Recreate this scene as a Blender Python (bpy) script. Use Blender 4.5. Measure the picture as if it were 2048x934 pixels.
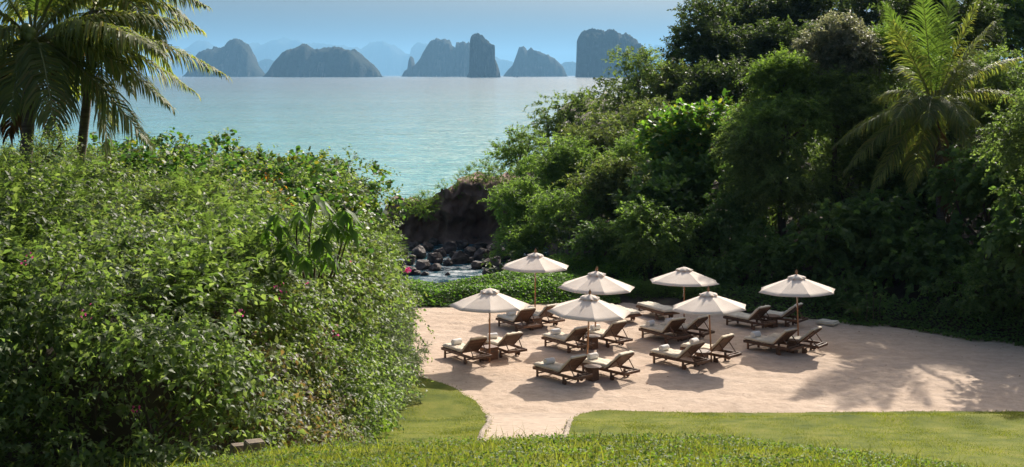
import bpy, bmesh, math, random
import numpy as np
from mathutils import Vector, Matrix, Quaternion

# ------------------------------------------------------------------ camera, sky, sun, exposure
scene = bpy.context.scene
for o in list(bpy.data.objects):
    bpy.data.objects.remove(o)
FPX, HCAM, PXC, PYH = 2500.0, 9.8, 1024.0, 150.0      # focal length in photo pixels, eye height, horizon row
cam_data = bpy.data.cameras.new('camera')
cam = bpy.data.objects.new('camera', cam_data)
scene.collection.objects.link(cam)
cam.location = (0, 0, HCAM)
cam.rotation_euler = (math.radians(90), 0, 0)
cam_data.sensor_width = 36.0
cam_data.lens = FPX / 2048 * 36.0
cam_data.shift_y = -317.0 / 2048
cam_data.clip_start = 0.2
cam_data.clip_end = 90000
scene.camera = cam

SUN_EL, SUN_AZ = math.radians(33.5), math.radians(24.5)
world = bpy.data.worlds.new('World')
scene.world = world
world.use_nodes = True
wn = world.node_tree
wn.nodes.clear()
w_out = wn.nodes.new('ShaderNodeOutputWorld')
w_bg = wn.nodes.new('ShaderNodeBackground')
w_sky = wn.nodes.new('ShaderNodeTexSky')
w_sky.sky_type = 'NISHITA'
w_sky.sun_disc = False
w_sky.sun_elevation = SUN_EL
w_sky.sun_rotation = SUN_AZ
w_sky.altitude = 0
w_sky.air_density = 1.1
w_sky.dust_density = 10.0
w_sky.ozone_density = 3.5
w_bg.inputs['Strength'].default_value = 0.10
wn.links.new(w_sky.outputs[0], w_bg.inputs['Color'])
wn.links.new(w_bg.outputs[0], w_out.inputs['Surface'])

sun_data = bpy.data.lights.new('sun', 'SUN')
sun_data.energy = 5.0
sun_data.angle = math.radians(0.5)
sun_data.color = (1.0, 0.93, 0.82)
sun = bpy.data.objects.new('sun', sun_data)
scene.collection.objects.link(sun)
SUN_DIR = Vector((math.sin(SUN_AZ) * math.cos(SUN_EL), math.cos(SUN_AZ) * math.cos(SUN_EL), math.sin(SUN_EL)))
sun.rotation_euler = (-SUN_DIR).to_track_quat('-Z', 'Y').to_euler()

scene.view_settings.view_transform = 'Standard'
scene.view_settings.look = 'None'
scene.view_settings.gamma = 1.0
scene.view_settings.use_curve_mapping = False
scene.view_settings.exposure = 0.5
scene.render.engine = 'CYCLES'
cy = scene.cycles
cy.max_bounces = 6
cy.diffuse_bounces = 3
cy.glossy_bounces = 2
cy.transmission_bounces = 4
cy.volume_bounces = 0
cy.transparent_max_bounces = 8
cy.sample_clamp_indirect = 4.0
cy.caustics_reflective = False
cy.caustics_refractive = False
cy.use_denoising = True

rng = np.random.default_rng(11)
random.seed(11)
COL = scene.collection

# ------------------------------------------------------------------ helpers
def at(px, py, Y):
    """world point seen at photo pixel (px, py) at distance Y"""
    return np.array([(px - PXC) / FPX * Y, Y, HCAM - (py - PYH) / FPX * Y])

def on_z(px, py, z=0.0):
    Y = (HCAM - z) * FPX / (py - PYH)
    return np.array([(px - PXC) / FPX * Y, Y, z])

def to_px(p):
    p = np.asarray(p, float)
    return PXC + FPX * p[..., 0] / p[..., 1], PYH + FPX * (HCAM - p[..., 2]) / p[..., 1]

def tag(o, label=None, cat=None, group=None, kind=None):
    if label: o['label'] = label
    if cat: o['category'] = cat
    if group: o['group'] = group
    if kind: o['kind'] = kind
    return o

def empty(name, loc=(0, 0, 0), rz=0.0):
    o = bpy.data.objects.new(name, None)
    COL.objects.link(o)
    o.location = loc
    o.rotation_euler = (0, 0, rz)
    o.empty_display_size = 0.3
    return o

def link(name, me, mat=None, parent=None, loc=None):
    o = bpy.data.objects.new(name, me)
    COL.objects.link(o)
    if mat is not None and not me.materials:
        for m in (mat if isinstance(mat, (list, tuple)) else [mat]):
            me.materials.append(m)
    if loc is not None: o.location = loc
    if parent is not None: o.parent = parent
    return o

def mesh_np(name, verts, faces, smooth=False, mat_index=None):
    """fast mesh from an (n,3) array and an (m,3) or (m,4) array"""
    verts = np.ascontiguousarray(verts, np.float32)
    faces = np.ascontiguousarray(faces, np.int32)
    me = bpy.data.meshes.new(name)
    k = faces.shape[1]
    me.vertices.add(len(verts))
    me.vertices.foreach_set('co', verts.ravel())
    me.loops.add(faces.size)
    me.loops.foreach_set('vertex_index', faces.ravel())
    me.polygons.add(len(faces))
    me.polygons.foreach_set('loop_start', np.arange(0, faces.size, k, dtype=np.int32))
    if mat_index is not None:
        me.polygons.foreach_set('material_index', np.asarray(mat_index, np.int32))
    if smooth:
        me.polygons.foreach_set('use_smooth', np.ones(len(faces), bool))
    me.update(calc_edges=True)
    return me

def mesh_py(name, verts, faces, smooth=False):
    me = bpy.data.meshes.new(name)
    me.from_pydata([tuple(map(float, v)) for v in verts], [], faces)
    if smooth:
        me.polygons.foreach_set('use_smooth', [True] * len(me.polygons))
    me.update()
    return me

def merge(parts):
    V, F, n = [], [], 0
    for v, f in parts:
        v = np.asarray(v, float); f = np.asarray(f, int)
        V.append(v); F.append(f + n); n += len(v)
    return np.concatenate(V), np.concatenate(F)

def box_vf(x0, x1, y0, y1, z0, z1):
    v = [(x, y, z) for z in (z0, z1) for y in (y0, y1) for x in (x0, x1)]
    f = [(0, 2, 3, 1), (4, 5, 7, 6), (0, 1, 5, 4), (2, 6, 7, 3), (0, 4, 6, 2), (1, 3, 7, 5)]
    return np.array(v, float), np.array(f)

def bevel_mesh(name, vf, width=0.006, seg=1):
    bm = bmesh.new()
    vs = [bm.verts.new(v) for v in vf[0]]
    for f in vf[1]: bm.faces.new([vs[i] for i in f])
    bmesh.ops.recalc_face_normals(bm, faces=bm.faces)
    if width: bmesh.ops.bevel(bm, geom=bm.edges[:], offset=width, segments=seg, affect='EDGES', clamp_overlap=True)
    me = bpy.data.meshes.new(name)
    bm.to_mesh(me); bm.free()
    return me

def bar_vf(a, b, w, h):
    """box beam from a to b, w across, h deep"""
    a, b = Vector(a), Vector(b)
    d = (b - a).normalized()
    up = Vector((0, 0, 1)) if abs(d.z) < 0.95 else Vector((1, 0, 0))
    s = d.cross(up).normalized(); u = s.cross(d).normalized()
    v = []
    for p in (a, b):
        for i, j in ((-1, -1), (1, -1), (1, 1), (-1, 1)):
            v.append(p + s * (w / 2 * i) + u * (h / 2 * j))
    return np.array([tuple(q) for q in v]), np.array([(0, 1, 2, 3), (7, 6, 5, 4), (0, 4, 5, 1), (1, 5, 6, 2), (2, 6, 7, 3), (3, 7, 4, 0)])

def tube_vf(pts, radii, sides=8, cap=True):
    pts = np.asarray(pts, float); n = len(pts)
    tang = np.gradient(pts, axis=0)
    tang /= np.linalg.norm(tang, axis=1)[:, None] + 1e-9
    ref = np.array([0.0, 1.0, 0.0]) if abs(tang[0][1]) < 0.9 else np.array([1.0, 0, 0])
    V = []
    for i in range(n):
        s = np.cross(tang[i], ref); s /= np.linalg.norm(s) + 1e-9
        u = np.cross(s, tang[i])
        for k in range(sides):
            a = 2 * math.pi * k / sides
            V.append(pts[i] + radii[i] * (math.cos(a) * s + math.sin(a) * u))
    F = []
    for i in range(n - 1):
        for k in range(sides):
            k2 = (k + 1) % sides
            F.append((i * sides + k, i * sides + k2, (i + 1) * sides + k2, (i + 1) * sides + k))
    V = np.array(V)
    if cap:
        c = len(V); V = np.vstack([V, pts[-1]])
        for k in range(sides):
            F.append(((n - 1) * sides + k, (n - 1) * sides + (k + 1) % sides, c, c))
    F = [f if f[2] != f[3] else (f[0], f[1], f[2]) for f in F]
    return V, F

def tubes_mesh(name, tubes, smooth=True):
    V, F, n = [], [], 0
    for v, f in tubes:
        V.append(v); F += [tuple(int(i) + n for i in t) for t in f]; n += len(v)
    return mesh_py(name, np.concatenate(V), F, smooth)

def smoothstep(a, b, x):
    t = np.clip((np.asarray(x, float) - a) / (b - a), 0, 1)
    return t * t * (3 - 2 * t)

_wp = np.random.default_rng(5)
_WK = [( _wp.normal(size=2), _wp.uniform(0, 6.28)) for _ in range(40)]
def wob(x, y, s=1.0, n=8, o=0):
    """cheap smooth 2-D noise about -1..1"""
    r = 0
    for i in range(n):
        k, p = _WK[(i + o) % 40]
        r = r + np.sin((x * k[0] + y * k[1]) * s + p)
    return r / math.sqrt(n) * 0.8

# ------------------------------------------------------------------ materials
def new_mat(name):
    m = bpy.data.materials.new(name)
    m.use_nodes = True
    nt = m.node_tree
    nt.nodes.clear()
    out = nt.nodes.new('ShaderNodeOutputMaterial')
    return m, nt, out

def node(nt, typ, **kw):
    n = nt.nodes.new(typ)
    for k, v in kw.items():
        if k in n.inputs: n.inputs[k].default_value = v
        else: setattr(n, k, v)
    return n

def ramp(nt, fac, stops):
    r = nt.nodes.new('ShaderNodeValToRGB')
    el = r.color_ramp.elements
    while len(el) < len(stops): el.new(0.5)
    for e, (p, c) in zip(el, stops):
        e.position = p; e.color = (*c, 1) if len(c) == 3 else c
    nt.links.new(fac, r.inputs['Fac'])
    return r.outputs['Color']

def mixc(nt, fac, a, b, mode='MIX'):
    m = nt.nodes.new('ShaderNodeMix'); m.data_type = 'RGBA'; m.blend_type = mode
    for sock, v in ((m.inputs[0], fac), (m.inputs[6], a), (m.inputs[7], b)):
        if hasattr(v, 'links'): nt.links.new(v, sock)
        else: sock.default_value = v if not isinstance(v, tuple) or len(v) == 4 else (*v, 1)
    return m.outputs[2]

def noise_tex(nt, scale, detail=4, rough=0.55, vec=None, stretch=None):
    n = node(nt, 'ShaderNodeTexNoise', Scale=scale, Detail=detail, Roughness=rough)
    if vec is None:
        vec = nt.nodes.new('ShaderNodeTexCoord').outputs['Object']
    if stretch:
        mp = nt.nodes.new('ShaderNodeMapping'); mp.inputs['Scale'].default_value = stretch
        nt.links.new(vec, mp.inputs['Vector']); vec = mp.outputs[0]
    nt.links.new(vec, n.inputs['Vector'])
    return n.outputs['Fac']

def simple_mat(name, stops, scale=6, rough=0.7, stretch=None, bump=0.2, bdist=0.01, spec=0.3, island=0.0, detail=5):
    m, nt, out = new_mat(name)
    b = nt.nodes.new('ShaderNodeBsdfPrincipled')
    b.inputs['Roughness'].default_value = rough
    b.inputs['Specular IOR Level'].default_value = spec
    f = noise_tex(nt, scale, detail, stretch=stretch)
    c = ramp(nt, f, stops)
    if island:
        g = nt.nodes.new('ShaderNodeNewGeometry')
        oi = nt.nodes.new('ShaderNodeObjectInfo')
        v = node(nt, 'ShaderNodeMapRange'); v.inputs['To Min'].default_value = 1 - island; v.inputs['To Max'].default_value = 1 + island
        nt.links.new(oi.outputs['Random'], v.inputs['Value'])
        c = mixc(nt, 1.0, c, v.outputs[0], 'MULTIPLY')
    nt.links.new(c, b.inputs['Base Color'])
    if bump:
        bp = node(nt, 'ShaderNodeBump', Strength=bump, Distance=bdist)
        nt.links.new(f, bp.inputs['Height']); nt.links.new(bp.outputs[0], b.inputs['Normal'])
    nt.links.new(b.outputs[0], out.inputs['Surface'])
    return m

def leaf_mat(name, cols, trans, tmix=0.4, rough=0.42, spec=0.4):
    """cols: tints picked leaf by leaf; trans: colour of light passing through"""
    m, nt, out = new_mat(name)
    g = nt.nodes.new('ShaderNodeNewGeometry')
    n = len(cols)
    c = ramp(nt, g.outputs['Random Per Island'], [(i / max(1, n - 1), q) for i, q in enumerate(cols)])
    big = noise_tex(nt, 0.55, 3, 0.6)
    v = node(nt, 'ShaderNodeMapRange'); v.inputs['From Min'].default_value = .3; v.inputs['From Max'].default_value = .7
    v.inputs['To Min'].default_value = 0.72; v.inputs['To Max'].default_value = 1.3
    nt.links.new(big, v.inputs['Value'])
    c = mixc(nt, 1.0, c, v.outputs[0], 'MULTIPLY')
    b = nt.nodes.new('ShaderNodeBsdfPrincipled')
    b.inputs['Roughness'].default_value = min(.68, rough + .16)
    b.inputs['Specular IOR Level'].default_value = spec * .5
    nt.links.new(c, b.inputs['Base Color'])
    t = nt.nodes.new('ShaderNodeBsdfTranslucent')
    tc = mixc(nt, 1.0, c, tuple(trans) + (1,), 'MULTIPLY')
    nt.links.new(tc, t.inputs['Color'])
    mx = nt.nodes.new('ShaderNodeMixShader'); mx.inputs[0].default_value = tmix
    nt.links.new(b.outputs[0], mx.inputs[1]); nt.links.new(t.outputs[0], mx.inputs[2])
    nt.links.new(mx.outputs[0], out.inputs['Surface'])
    return m

M = {}
T1 = (3.05, 3.5, 1.6)
M['bougain'] = leaf_mat('bougainvillea_leaf', [(0.0559, 0.0869, 0.0291), (0.0782, 0.112, 0.0379), (0.1, 0.135, 0.0469), (0.123, 0.151, 0.0559), (0.156, 0.179, 0.0836)], T1, .37, .36, .5)
M['bougain_pale'] = leaf_mat('bougainvillea_pale_leaf', [(.058, .088, .028), (.078, .112, .036), (.10, .135, .044), (.135, .16, .066), (.09, .085, .038)], T1, .36, .36, .5)
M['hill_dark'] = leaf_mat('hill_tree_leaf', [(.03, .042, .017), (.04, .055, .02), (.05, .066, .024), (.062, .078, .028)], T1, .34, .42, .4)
M['bougain_dry'] = leaf_mat('bougainvillea_dry_leaf', [(0.0585, 0.078, 0.0292), (0.078, 0.0975, 0.037), (0.107, 0.117, 0.0488), (0.146, 0.146, 0.078), (0.117, 0.0731, 0.0439), (0.0878, 0.0488, 0.0292)], T1, .37, .36, .5)
M['feather'] = leaf_mat('feathery_leaf', [(0.0538, 0.0785, 0.0248), (0.0704, 0.099, 0.0298), (0.0871, 0.112, 0.0347)], T1, .42, .5, .3)
M['heart'] = leaf_mat('heart_leaf', [(0.027, 0.0612, 0.0198), (0.036, 0.0792, 0.0252), (0.0495, 0.0945, 0.0288), (0.063, 0.104, 0.027), (0.126, 0.108, 0.027)], (3.4, 3.9, 1.5), .38, .32, .55)
M['sapling'] = leaf_mat('long_leaf', [(.06, .11, .02), (.07, .12, .025), (.09, .14, .03)], T1, .42, .4, .4)
M['narrow'] = leaf_mat('narrow_leaf', [(.07, .09, .055), (.09, .11, .07), (.12, .135, .095)], (2.5, 2.7, 1.8), .3, .3, .6)
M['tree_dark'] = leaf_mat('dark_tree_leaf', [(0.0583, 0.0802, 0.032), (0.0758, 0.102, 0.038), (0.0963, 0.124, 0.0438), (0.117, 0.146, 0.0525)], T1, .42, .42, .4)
M['tree_mid'] = leaf_mat('mid_tree_leaf', [(0.0582, 0.0935, 0.0291), (0.0791, 0.117, 0.0349), (0.0994, 0.139, 0.0396), (0.117, 0.159, 0.0465)], T1, .45, .42, .4)
M['tree_bright'] = leaf_mat('bright_tree_leaf', [(0.0583, 0.0896, 0.0234), (0.0763, 0.113, 0.027), (0.0944, 0.13, 0.0323), (0.107, 0.143, 0.0377)], T1, .45, .45, .35)
M['tree_olive'] = leaf_mat('olive_tree_leaf', [(0.0492, 0.0656, 0.0246), (0.0656, 0.0861, 0.0295), (0.082, 0.102, 0.0344), (0.102, 0.119, 0.041), (0.082, 0.0697, 0.0328)], T1, .42, .38, .5)
M['tree_grey'] = leaf_mat('grey_tree_leaf', [(0.0805, 0.092, 0.0575), (0.115, 0.121, 0.0805), (0.149, 0.149, 0.103), (0.184, 0.172, 0.132)], (3, 3.1, 1.9), .33, .34, .6)
M['almond'] = leaf_mat('almond_leaf', [(0.0333, 0.0713, 0.0143), (0.0475, 0.095, 0.019), (0.0665, 0.124, 0.019), (0.0857, 0.143, 0.0238), (0.152, 0.133, 0.019)], T1, .45, .35, .45)
M['vine'] = leaf_mat('vine_leaf', [(0.0508, 0.0883, 0.0306), (0.0712, 0.112, 0.0373), (0.095, 0.135, 0.0458)], T1, .4, .4, .4)
M['palm'] = leaf_mat('palm_leaflet', [(.075, .10, .036), (.10, .125, .043), (.125, .15, .048), (.145, .165, .055), (.18, .155, .06)], (3.4, 3.5, 1.4), .42, .42, .4)
M['palm_young'] = leaf_mat('young_palm_leaflet', [(.07, .105, .028), (.09, .13, .033), (.11, .15, .04)], T1, .28, .4, .45)
M['palm_dead'] = leaf_mat('dead_palm_leaflet', [(.13, .08, .04), (.17, .11, .055), (.09, .06, .035)], (2, 1.6, 1.2), .3, .6, .2)
M['cover'] = leaf_mat('creeper_leaf', [(.05, .10, .018), (.07, .13, .022), (.09, .15, .028), (.11, .16, .035)], T1, .4, .38, .45)
M['grass'] = leaf_mat('grass_blade', [(0.084, 0.112, 0.0224), (0.118, 0.146, 0.0291), (0.151, 0.174, 0.037), (0.19, 0.196, 0.056)], (2.3, 2.3, .9), .4, .5, .25)
M['weed'] = leaf_mat('weed_leaf', [(0.05, 0.0875, 0.0225), (0.075, 0.119, 0.0275), (0.112, 0.15, 0.0375)], (2.6, 2.8, 1.0), .42, .4, .4)
M['petal'] = leaf_mat('pink_bract', [(.55, .06, .22), (.65, .09, .30), (.6, .14, .32)], (1.4, 1.2, 1.3), .4, .6, .2)
M['autumn'] = leaf_mat('orange_leaf', [(.32, .16, .02), (.38, .22, .03), (.28, .10, .02)], (2, 1.8, 1.0), .4, .5, .3)
M['bark'] = simple_mat('bark', [(.3, (.06, .045, .032)), (.6, (.12, .09, .065)), (.8, (.17, .14, .11))], 9, .85, (1, 1, .3), .5, .02)
M['palm_bark'] = simple_mat('palm_bark', [(.3, (.10, .08, .065)), (.55, (.20, .165, .13)), (.75, (.27, .235, .2))], 7, .85, (.4, .4, 7), .6, .02)
M['rachis'] = simple_mat('palm_rachis', [(.3, (.16, .17, .05)), (.7, (.24, .23, .08))], 5, .5, None, 0)
M['coconut'] = simple_mat('coconut_husk', [(.3, (.12, .16, .03)), (.7, (.20, .22, .05))], 8, .45, None, .1)
M['soil'] = simple_mat('soil', [(.3, (.045, .033, .022)), (.6, (.085, .062, .04)), (.8, (.07, .075, .03))], 1.5, .95, None, .6, .08)
M['rock'] = simple_mat('dark_rock', [(.28, (.03, .021, .018)), (.48, (.085, .06, .05)), (.64, (.15, .11, .09)), (.8, (.30, .25, .21))], 1.6, .75, (1, 1, 1.4), .9, .12, .35, .2, 9)
M['cliff'] = simple_mat('cliff_rock', [(.28, (.10, .058, .043)), (.48, (.21, .128, .096)), (.66, (.30, .195, .15)), (.85, (.36, .27, .21))], .9, .85, (1, 1, .55), 1.0, .25, .2, 0, 10)
M['post_wood'] = simple_mat('grey_post_wood', [(.3, (.12, .09, .065)), (.7, (.22, .17, .12))], 12, .8, (1, 1, .2), .4)
M['lounger_wood'] = simple_mat('lounger_wood', [(.25, (.075, .038, .022)), (.5, (.14, .07, .04)), (.75, (.21, .12, .072))], 5, .5, (.5, 6, 6), .25, .004, .4, .3)
M['pole_wood'] = simple_mat('pole_wood', [(.3, (.27, .125, .055)), (.7, (.38, .20, .10))], 6, .5, (4, 4, .6), .15, .003, .4, .12)
M['mattress'] = simple_mat('cream_mattress', [(.3, (.62, .54, .42)), (.55, (.72, .64, .51)), (.75, (.77, .70, .58))], 3.2, .9, None, .25, .01, .15, .06)
M['towel'] = simple_mat('white_towel', [(.3, (.76, .75, .73)), (.7, (.86, .85, .83))], 60, .95, None, .5, .006, .1)
M['brass'] = simple_mat('dark_metal', [(.3, (.08, .07, .06)), (.7, (.13, .12, .10))], 8, .45, None, .05)
M['kerb_stone'] = simple_mat('pale_kerb_stone', [(.3, (.33, .26, .20)), (.6, (.46, .38, .30)), (.8, (.54, .46, .38))], 7, .9, None, .6, .02, .2, .12)

def canopy_material():
    m, nt, out = new_mat('cream_canvas')
    f = noise_tex(nt, 2.2, 4)
    c = ramp(nt, f, [(.3, (.80, .68, .57)), (.55, (.87, .755, .645)), (.75, (.89, .79, .69))])
    w = noise_tex(nt, 260, 2)
    b = nt.nodes.new('ShaderNodeBsdfPrincipled'); b.inputs['Roughness'].default_value = .9; b.inputs['Specular IOR Level'].default_value = .15
    nt.links.new(c, b.inputs['Base Color'])
    bp = node(nt, 'ShaderNodeBump', Strength=.2, Distance=.003); nt.links.new(w, bp.inputs['Height']); nt.links.new(bp.outputs[0], b.inputs['Normal'])
    t = nt.nodes.new('ShaderNodeBsdfTranslucent'); nt.links.new(mixc(nt, 1.0, c, (1.0, .88, .78, 1), 'MULTIPLY'), t.inputs['Color'])
    mx = nt.nodes.new('ShaderNodeMixShader'); mx.inputs[0].default_value = .10
    nt.links.new(b.outputs[0], mx.inputs[1]); nt.links.new(t.outputs[0], mx.inputs[2]); nt.links.new(mx.outputs[0], out.inputs['Surface'])
    return m
M['canvas'] = canopy_material()

def sand_material():
    m, nt, out = new_mat('beach_sand')
    big = noise_tex(nt, .35, 5, .6)
    mid = noise_tex(nt, 3.0, 6, .65)
    fine = noise_tex(nt, 45, 4, .7)
    patch = noise_tex(nt, .9, 4, .6, None, (1, 1.6, 1))
    c = ramp(nt, big, [(.3, (.455, .335, .24)), (.5, (.535, .405, .30)), (.7, (.595, .465, .355))])
    c = mixc(nt, .5, c, ramp(nt, mid, [(.35, (.38, .275, .20)), (.65, (.64, .495, .39))]))
    c = mixc(nt, ramp(nt, patch, [(.50, (0, 0, 0)), (.68, (.55, .55, .55))]), c, (.40, .30, .22, 1))      # trodden, damper patches
    c = mixc(nt, .25, c, ramp(nt, fine, [(.35, (.33, .25, .19)), (.65, (.68, .54, .43))]))
    b = nt.nodes.new('ShaderNodeBsdfPrincipled'); b.inputs['Roughness'].default_value = .95; b.inputs['Specular IOR Level'].default_value = .1
    nt.links.new(c, b.inputs['Base Color'])
    vor = node(nt, 'ShaderNodeTexVoronoi', Scale=3.6); vor.feature = 'SMOOTH_F1'
    tc = nt.nodes.new('ShaderNodeTexCoord')
    dist = nt.nodes.new('ShaderNodeVectorMath'); dist.operation = 'ADD'
    nz = node(nt, 'ShaderNodeTexNoise', Scale=1.4, Detail=3)
    nt.links.new(tc.outputs['Object'], nz.inputs['Vector'])
    sc_ = nt.nodes.new('ShaderNodeVectorMath'); sc_.operation = 'SCALE'; sc_.inputs['Scale'].default_value = .8
    nt.links.new(nz.outputs['Color'], sc_.inputs[0]); nt.links.new(sc_.outputs[0], dist.inputs[1]); nt.links.new(tc.outputs['Object'], dist.inputs[0])
    nt.links.new(dist.outputs[0], vor.inputs['Vector'])
    b1 = node(nt, 'ShaderNodeBump', Strength=.7, Distance=.08); nt.links.new(mid, b1.inputs['Height'])
    b2 = node(nt, 'ShaderNodeBump', Strength=.4, Distance=.05); nt.links.new(vor.outputs['Distance'], b2.inputs['Height']); nt.links.new(b1.outputs[0], b2.inputs['Normal'])
    b3 = node(nt, 'ShaderNodeBump', Strength=.5, Distance=.012); nt.links.new(fine, b3.inputs['Height']); nt.links.new(b2.outputs[0], b3.inputs['Normal'])
    nt.links.new(b3.outputs[0], b.inputs['Normal'])
    nt.links.new(b.outputs[0], out.inputs['Surface'])
    return m
M['sand'] = sand_material()
M['path'] = simple_mat('path_sand', [(.25, (.30, .24, .20)), (.45, (.44, .345, .27)), (.7, (.54, .43, .34))], 4, .95, (1, 2.5, 1), .6, .03, .1, 0, 8)
M['lawn'] = simple_mat('lawn_turf', [(.3, (.06, .085, .013)), (.5, (.125, .145, .022)), (.72, (.20, .19, .04))], 1.1, .95, None, .5, .03, .1, 0, 10)

def water_material():
    m, nt, out = new_mat('sea_water')
    tc = nt.nodes.new('ShaderNodeTexCoord')
    sep = nt.nodes.new('ShaderNodeSeparateXYZ'); nt.links.new(tc.outputs['Object'], sep.inputs[0])
    mr = nt.nodes.new('ShaderNodeMath'); mr.operation = 'LOGARITHM'; mr.inputs[1].default_value = 10
    nt.links.new(sep.outputs['Y'], mr.inputs[0])                        # the bay shelves from shallow sand to deep water
    mm = node(nt, 'ShaderNodeMapRange'); mm.inputs['From Min'].default_value = 1.8; mm.inputs['From Max'].default_value = 3.6
    nt.links.new(mr.outputs[0], mm.inputs['Value'])
    c = ramp(nt, mm.outputs[0], [(0, (.02, .075, .11)), (.08, (.03, .12, .14)), (.17, (.115, .35, .32)), (.42, (.05, .20, .21)), (.7, (.02, .09, .12)), (1, (.025, .07, .10))])
    b = nt.nodes.new('ShaderNodeBsdfPrincipled')
    b.inputs['Roughness'].default_value = .16; b.inputs['IOR'].default_value = 1.33; b.inputs['Specular IOR Level'].default_value = .5
    fn = noise_tex(nt, 1.1, 6, .75, tc.outputs['Object'], (.8, 1.6, 1))     # foam of the little waves breaking in the cove
    fr_ = ramp(nt, fn, [(.52, (0, 0, 0)), (.60, (1, 1, 1))])
    near = node(nt, 'ShaderNodeMapRange'); near.inputs['From Min'].default_value = 84; near.inputs['From Max'].default_value = 76
    nt.links.new(sep.outputs['Y'], near.inputs['Value'])
    fm = nt.nodes.new('ShaderNodeMath'); fm.operation = 'MULTIPLY'; nt.links.new(fr_, fm.inputs[0]); nt.links.new(near.outputs[0], fm.inputs[1])
    c = mixc(nt, fm.outputs[0], c, (.62, .66, .68, 1))
    nt.links.new(c, b.inputs['Base Color'])
    def facets(scale, amp, stretch):
        n = node(nt, 'ShaderNodeTexNoise', Scale=scale, Detail=4, Roughness=.6)
        mp = nt.nodes.new('ShaderNodeMapping'); mp.inputs['Scale'].default_value = stretch
        nt.links.new(tc.outputs['Object'], mp.inputs['Vector']); nt.links.new(mp.outputs[0], n.inputs['Vector'])
        v = nt.nodes.new('ShaderNodeVectorMath'); v.operation = 'MULTIPLY_ADD'
        v.inputs[1].default_value = (amp * .8, amp * 1.2, 0); v.inputs[2].default_value = (-amp * .4, -amp * .6, 0)
        nt.links.new(n.outputs['Color'], v.inputs[0])
        return v.outputs[0]
    def vadd(a, b_):
        v = nt.nodes.new('ShaderNodeVectorMath'); v.operation = 'ADD'
        for k, q in enumerate((a, b_)):
            if hasattr(q, 'links'): nt.links.new(q, v.inputs[k])
            else: v.inputs[k].default_value = q
        return v.outputs[0]
    gust = noise_tex(nt, .012, 4, .6, tc.outputs['Object'], (.3, 1.3, 1))
    gm = node(nt, 'ShaderNodeMapRange'); gm.inputs['From Min'].default_value = .3; gm.inputs['From Max'].default_value = .7
    gm.inputs['To Min'].default_value = .55; gm.inputs['To Max'].default_value = 1.3; nt.links.new(gust, gm.inputs['Value'])
    w = vadd(vadd(facets(.10, .45, (.4, 1.3, 1)), facets(.45, 1.35, (.55, 1.1, 1))), facets(1.7, 1.9, (.6, 1.1, 1)))
    sc_ = nt.nodes.new('ShaderNodeVectorMath'); sc_.operation = 'SCALE'
    nt.links.new(w, sc_.inputs[0]); nt.links.new(gm.outputs[0], sc_.inputs['Scale'])
    nn = nt.nodes.new('ShaderNodeVectorMath'); nn.operation = 'NORMALIZE'
    nt.links.new(vadd(sc_.outputs[0], (0, 0, 1)), nn.inputs[0])
    nt.links.new(nn.outputs[0], b.inputs['Normal'])
    nt.links.new(b.outputs[0], out.inputs['Surface'])
    return m
M['water'] = water_material()

def karst_material():
    m, nt, out = new_mat('karst_rock_and_forest')
    g = nt.nodes.new('ShaderNodeNewGeometry')
    sep = nt.nodes.new('ShaderNodeSeparateXYZ'); nt.links.new(g.outputs['True Normal'], sep.inputs[0])
    f = noise_tex(nt, .0125, 6, .65)
    ad = nt.nodes.new('ShaderNodeMath'); ad.operation = 'MULTIPLY_ADD'; ad.inputs[1].default_value = .9
    nt.links.new(f, ad.inputs[0]); nt.links.new(sep.outputs['Z'], ad.inputs[2])
    fine = noise_tex(nt, .05, 6, .7)
    green = ramp(nt, fine, [(.3, (.009, .013, .006)), (.7, (.025, .033, .013))])
    rock = ramp(nt, noise_tex(nt, .02, 6, .7, None, (1, 1, .3)), [(.34, (.012, .012, .011)), (.52, (.035, .032, .028)), (.70, (.20, .175, .15))])
    fac = ramp(nt, ad.outputs[0], [(.62, (0, 0, 0)), (.78, (1, 1, 1))])
    c = mixc(nt, fac, rock, green)
    b = nt.nodes.new('ShaderNodeBsdfPrincipled'); b.inputs['Roughness'].default_value = .9; b.inputs['Specular IOR Level'].default_value = .1
    nt.links.new(c, b.inputs['Base Color'])
    bp = node(nt, 'ShaderNodeBump', Strength=1, Distance=20); nt.links.new(fine, bp.inputs['Height']); nt.links.new(bp.outputs[0], b.inputs['Normal'])
    nt.links.new(b.outputs[0], out.inputs['Surface'])
    return m
M['karst'] = karst_material()

# ------------------------------------------------------------------ the lie of the land
SEA_Z = -1.3
YB = (np.array([-30, -8, -3.9, -.5, 5.3, 9.4, 12.3, 15, 18.6, 24, 40]), np.array([50, 52, 52.7, 53.6, 53.5, 51.6, 50, 48.5, 45.4, 40, 26]))
def y_back(X): return np.interp(X, *YB)                                # far edge of the sand
CREST = (np.array([-200, 0, 300, 500, 800, 1000, 1200, 1400, 1550, 1700, 1850, 2048, 2300]),
         np.array([1000, 985, 948, 912, 889, 882, 872, 884, 893, 908, 932, 962, 1010]))
def hedge_top(X, Y):
    X = np.asarray(X, float); Y = np.asarray(Y, float)
    t = np.interp(Y, [15, 17, 20, 25, 30, 34, 37, 39, 41, 43], [6.7, 6.9, 7.0, 7.1, 7.2, 7.3, 6.3, 4.6, 3.1, 2.3])
    t = t + np.interp(-X, [3.0, 3.8, 5, 8, 12], [-.55, -.1, .05, .2, .35])
    return np.where(X < -5.5, np.maximum(t, 7.2), t)
def z_lawn(X, Y):
    z = 0.16 * np.clip(36 - Y, 0, 12) + 0.05 * np.clip(24 - Y, 0, 30)
    s = smoothstep(36.6, 34.5, Y)
    return z * (0.25 + 0.75 * s) + 0.05 * wob(X, Y, .55) * s + 0.16 * np.exp(-((Y - 34.3) / .9) ** 2) * smoothstep(7, 10, X)
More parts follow.
